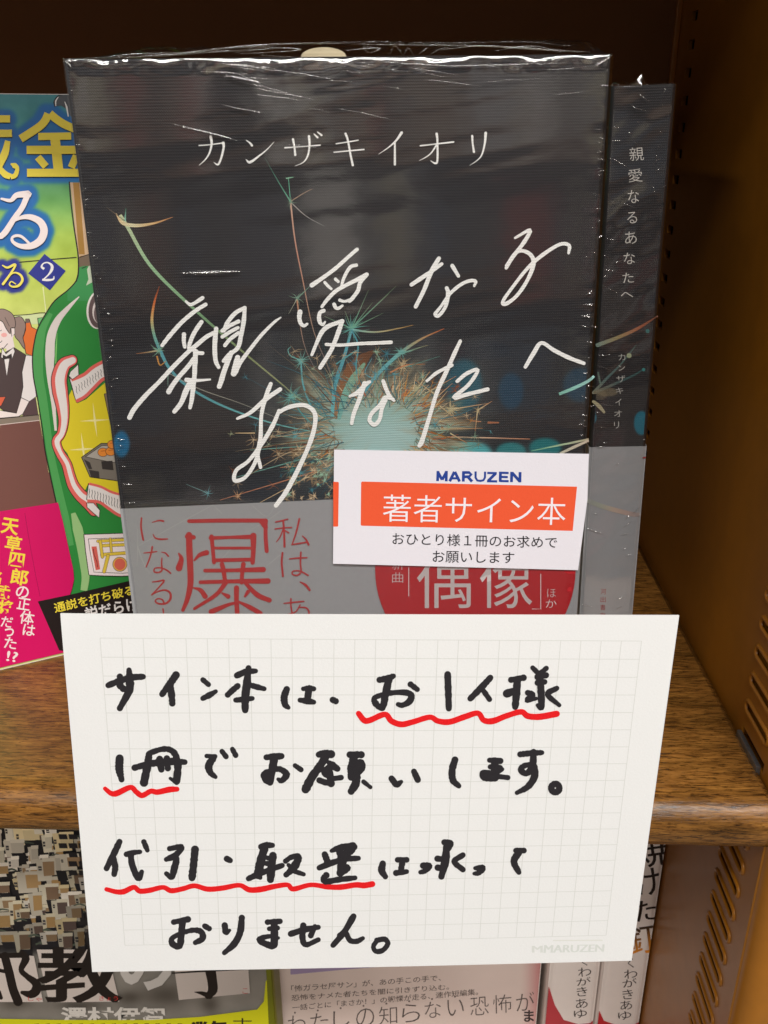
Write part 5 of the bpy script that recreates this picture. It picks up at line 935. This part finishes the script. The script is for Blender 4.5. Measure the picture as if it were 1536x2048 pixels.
for p, w_ in (([(60, 160), (110, 350), (150, 520), (205, 660)], [90, 96, 96, 100]), ([(-30, 310), (60, 330)], [40, 40]), ([(-60, 160), (250, 150)], [50, 60]), ([(250, 130), (290, 190), (240, 310), (300, 380), (400, 460), (400, 540), (340, 580), (250, 560)], [70, 90, 60, 60, 90, 110, 90, 40]), ([(-10, 560), (20, 620)], [60, 40])): ai.stroke(p, w_, KB, k6, smooth=5)
ai.text('教', [(425, 60), (1335, 672)], KB, k6, .012, fat=3.2); ai.text('の', [(1310, -120), (1310 + 600, 540)], (196, 190, 184), k6, .02)
ai.text('しゃ', [(315, 610), (465, 655)], (190, 44, 40), k6, .0); ai.text('きょう', [(1095, 600), (1300, 650)], (190, 44, 40), k6, 0); ai.text('こ', [(1155, 480), (1210, 535)], (190, 90, 90), k7, 0)
ai.stroke([(440, 325), (830, 300), (1205, 285)], [14, 20, 10], KB, k7, smooth=3); ai.stroke([(825, 290), (845, 400), (850, 500), (800, 560)], [110, 100, 100, 60], KB, k7, smooth=4); ai.stroke([(820, 560), (740, 530), (665, 518)], [60, 40, 6], KB, k7, smooth=4)
ai.text('澤村伊智', [(122, 2011), (330, 2011), (332, 2046), (124, 2046)], (206, 200, 192), None, .03)
YB_ = (206, 204, 24)
ai.poly([(-40, 2034), (120, 2037), (300, 2037), (400, 2031), (515, 2016), (528, 2000), (532, 1960), (545, 1940), (556, 2120), (-40, 2120)], YB_)
ai.poly([(533, 1935), (545, 1935), (556, 2120), (541, 2120)], (110, 112, 18))  # edge strip turning away, its shade painted as darker yellow
ai.poly([(-10, 2046), (52, 2048), (52, 2070), (-10, 2070)], None or (30, 28, 20)); ai.poly([(-10, 2049), (50, 2051), (50, 2070), (-10, 2070)], YB_); ai.text('CAUTION', [(-40, 2052), (40, 2066)], (30, 28, 20), None, .02)
ai.text('本屋大賞第一位', [(70, 2046), (460, 2040), (462, 2066), (72, 2072)], (34, 32, 20), None, .02) if False else None
for x in range(70, 360, 22): ai.poly([(x, 2045 - (x > 250) * 1), (x + 9, 2044), (x + 10, 2056), (x + 1, 2056)], (34, 32, 20))
ai.text('業年', [(372, 2041), (455, 2037), (456, 2070), (373, 2074)], (30, 28, 20), None, .05); ai.text('末', [(466, 2033), (505, 2060)], (40, 38, 26), None, 0)
ai.build('cover_print', LL, M_PRINT, cv1, off=.08, clip=(10, 127.4, .3, 187.7))

# white face-out paperback
yw = math.radians(8); Rw = np.array([55.2, 283.5, -212]); uw = np.array([math.cos(yw), math.sin(yw), 0])
LW = Plane(Rw - 128 * uw, 8.0, 0, 0)
lw = empty('book', LW.P([64, 188], -8), 'pale paperback with small printed lines under a violet block, middle of the lower shelf', 'book')
cv2 = case('cover', LW.o, LW.u, LW.n, LW.v, 128, 15, 188, .8, .7, M_WHITEBOARD, lw)
block('page_block', LW.o, LW.u, LW.n, LW.v, .6, 127, -14.2, -.8, .6, 187.4, M_PAGES, lw)
def lw_art(x, y, u, v):
    C = np.tile(np.array([226., 208, 200]), (len(x), 1)); C += (fbm(u * .05, v * .05, 81)[:, None] - .5) * 12
    C = mixc(C, np.clip((x - 1040) / 46, 0, 1) ** 1.5 * .75, (176, 84, 88)); return C
sheet('cover_art', LW, .2, 127.4, .2, 187.8, .8, lw_art, M_PRINT, cv2, off=.05)
wi = Ink(); TX = (92, 80, 76)
wi.poly([(581, 1900), (900, 1900), (802, 1930), (700, 1938), (581, 1949)], (168, 150, 188)); wi.stroke([(800, 1930), (830, 1926), (860, 1925)], [6, 4, 2], (50, 40, 50), smooth=2)
wi.text('「怖ガラセ屋サン」が、あの手この手で、', [(112, 240), (905, 183), (905, 215), (112, 275)], TX, U_, .004); wi.text('恐怖をナメた者たちを闇に引きずり込む。', [(114, 290), (948, 232), (948, 262), (114, 322)], TX, U_, .004); wi.text('一話ごとに「まさか！」の戦慄が走る、連作短編集。', [(118, 342), (1102, 256), (1102, 290), (118, 374)], TX, U_, .004)
for i, ch in enumerate('わたしの知らない恐怖が'):
    x0 = 92 + i * 121; y0 = 402 - i * 12.2; s_ = 96 - (ch in 'しいな') * 10; wi.text(ch, [(x0, y0), (x0 + s_, y0 - 8), (x0 + s_ + 2, y0 + s_ - 8), (x0 + 2, y0 + s_)], (84, 76, 74), U_, -.012)
    if i < 8: wi.disc((x0 + 40, y0 - 18), 5, 5, (110, 96, 92), U_)
wi.text('ま', [(1345, 370), (1398, 432)], (50, 42, 44), U_, .02)
wi.build('cover_print', LW, M_PRINT, cv2, off=.08, clip=(.3, 127.4, .3, 187.7))

# two spines with the burning title
for k_, (xa, xb, dx) in enumerate(((57.2, 79.6, 0), (80.0, 99.5, 0))):
    PS = Plane((xa, 279, -212), 0, 0, 0); w_ = xb - xa; M_SJ = M_WHITEBOARD
    b = empty('book', PS.P([w_ / 2, 188], -60), ('white spine novel touching the steel side panel, its burning title partly visible', 'white spine book between the pale paperback and its twin on the lower shelf')[1 - k_], 'book', 'white spine novels on the lower shelf')
    cv3 = case('cover', PS.o + w_ * PS.u - 118 * PS.n, PS.n, PS.u, PS.v, 118, w_, 188, 3.2, .7, M_SJ, b)
    block('page_block', PS.o + w_ * PS.u - 118 * PS.n, PS.n, PS.u, PS.v, .6, 117, -w_ + .8, -.8, .6, 187.4, M_PAGES, b)
    s = Ink(); px0 = proj(PS.P([0, 120]))[0]
    ox = (0, 0) if k_ else None
    # letters measured on the right-hand copy, shifted for its twin
    def sx(q): return q if k_ else [(a - 318 - (b_ - 1100) * .02, b_) for a, b_ in q]
    for ch, q, col2 in (('焼', [(650, 235), (860, 450)], None), ('け', [(655, 460), (805, 640)], None), ('た', [(640, 675), (782, 812)], None), ('釘', [(600, 835), (775, 1032)], (236, 150, 50))): s.text(ch, sx(q), (36, 28, 26), W_, 0, rot=-8, col2=col2, fat=.8)
    for ch, q in ((('く', [(592, 1066), (630, 1130)]), ('わ', [(566, 1140), (655, 1200)]), ('が', [(556, 1202), (652, 1258)]), ('き', [(556, 1275), (626, 1340)]), ('あ', [(540, 1350), (620, 1410)]), ('ゆ', [(526, 1422), (614, 1478)])) if k_ else
                  (('く', [(282, 1066), (318, 1115)]), ('わ', [(256, 1126), (345, 1186)]), ('が', [(246, 1194), (342, 1246)]), ('き', [(248, 1258), (318, 1320)]), ('あ', [(240, 1336), (320, 1400)]), ('ゆ', [(228, 1410), (316, 1466)]))): s.text(ch, q, (52, 42, 40), W_, -.004, rot=-6)
    if k_: s.poly([(372, 1430), (400, 1420), (430, 1485), (500, 1509), (640, 1509), (690, 1480), (690, 1700), (360, 1700)], (196, 44, 52), W_); 
    else:
        s.poly([(18, 1000), (34, 1000), (40, 1120), (58, 1250), (100, 1380), (160, 1480), (260, 1509), (340, 1500), (372, 1470), (372, 1700), (10, 1700), (10, 1300)], (188, 66, 74), W_); s.stroke([(8, 1000), (10, 1500)], [8, 8], (40, 34, 32), W_, 1)
    s.poly([(735, 250), (775, 245), (775, 330), (735, 330)], (196, 60, 60), W_) if k_ and False else None
    s.build('spine_print', PS, M_PRINT, cv3, off=.07, clip=(.9, w_ - .9, .3, 187.7))

# ================================================================== what faces the shelf across the aisle (seen only as soft reflections)
rr = random.Random(3); V = []; F = []; C = []
for row in range(9):
    z0_ = -1350 + row * 300; x = -1900
    while x < 1900:
        w_ = rr.choice([14, 18, 22, 30, 40, 120]); h = rr.uniform(170, 230); d = -1500 + rr.uniform(-25, 5)
        col = rr.choice([(205, 200, 194), (190, 184, 172), (150, 70, 62), (90, 90, 96), (120, 104, 90), (170, 160, 136), (194, 186, 184), (90, 104, 124), (150, 146, 146), (80, 76, 74), (110, 100, 92), (130, 124, 116)])
        if rr.random() < .12: x += w_; continue
        k0 = len(V); V += [(x, d, z0_), (x + w_ - 1, d, z0_), (x + w_ - 1, d, z0_ + h), (x, d, z0_ + h), (x, d - 130, z0_ + h), (x + w_ - 1, d - 130, z0_ + h)]; F += [(k0, k0 + 3, k0 + 2, k0 + 1), (k0 + 3, k0 + 4, k0 + 5, k0 + 2)]; C += [col] * 6; x += w_
    k0 = len(V); V += [(-1900, -1480, z0_ - 22), (1900, -1480, z0_ - 22), (1900, -1480, z0_), (-1900, -1480, z0_), (-1900, -1640, z0_), (1900, -1640, z0_)]; F += [(k0, k0 + 3, k0 + 2, k0 + 1), (k0 + 3, k0 + 4, k0 + 5, k0 + 2)]; C += [(110, 76, 44)] * 6
k0 = len(V); V += [(-1950, -1645, -1372), (1950, -1645, -1372), (1950, -1645, 1300), (-1950, -1645, 1300)]; F += [(k0, k0 + 3, k0 + 2, k0 + 1)]; C += [(60, 42, 28)] * 4
mesh('opposite_books', V, F, M_MATTE, None, colors=np.array(C, float), uv=np.zeros((len(V), 2)), kind='stuff')
fl_ = mesh('floor', [(-4000, -4000, -1372), (4000, -4000, -1372), (4000, 600, -1372), (-4000, 600, -1372)], [(0, 1, 2, 3)], plain('grey_floor', (140, 132, 122), .4, noise=.1, nscale=30), None, kind='structure')
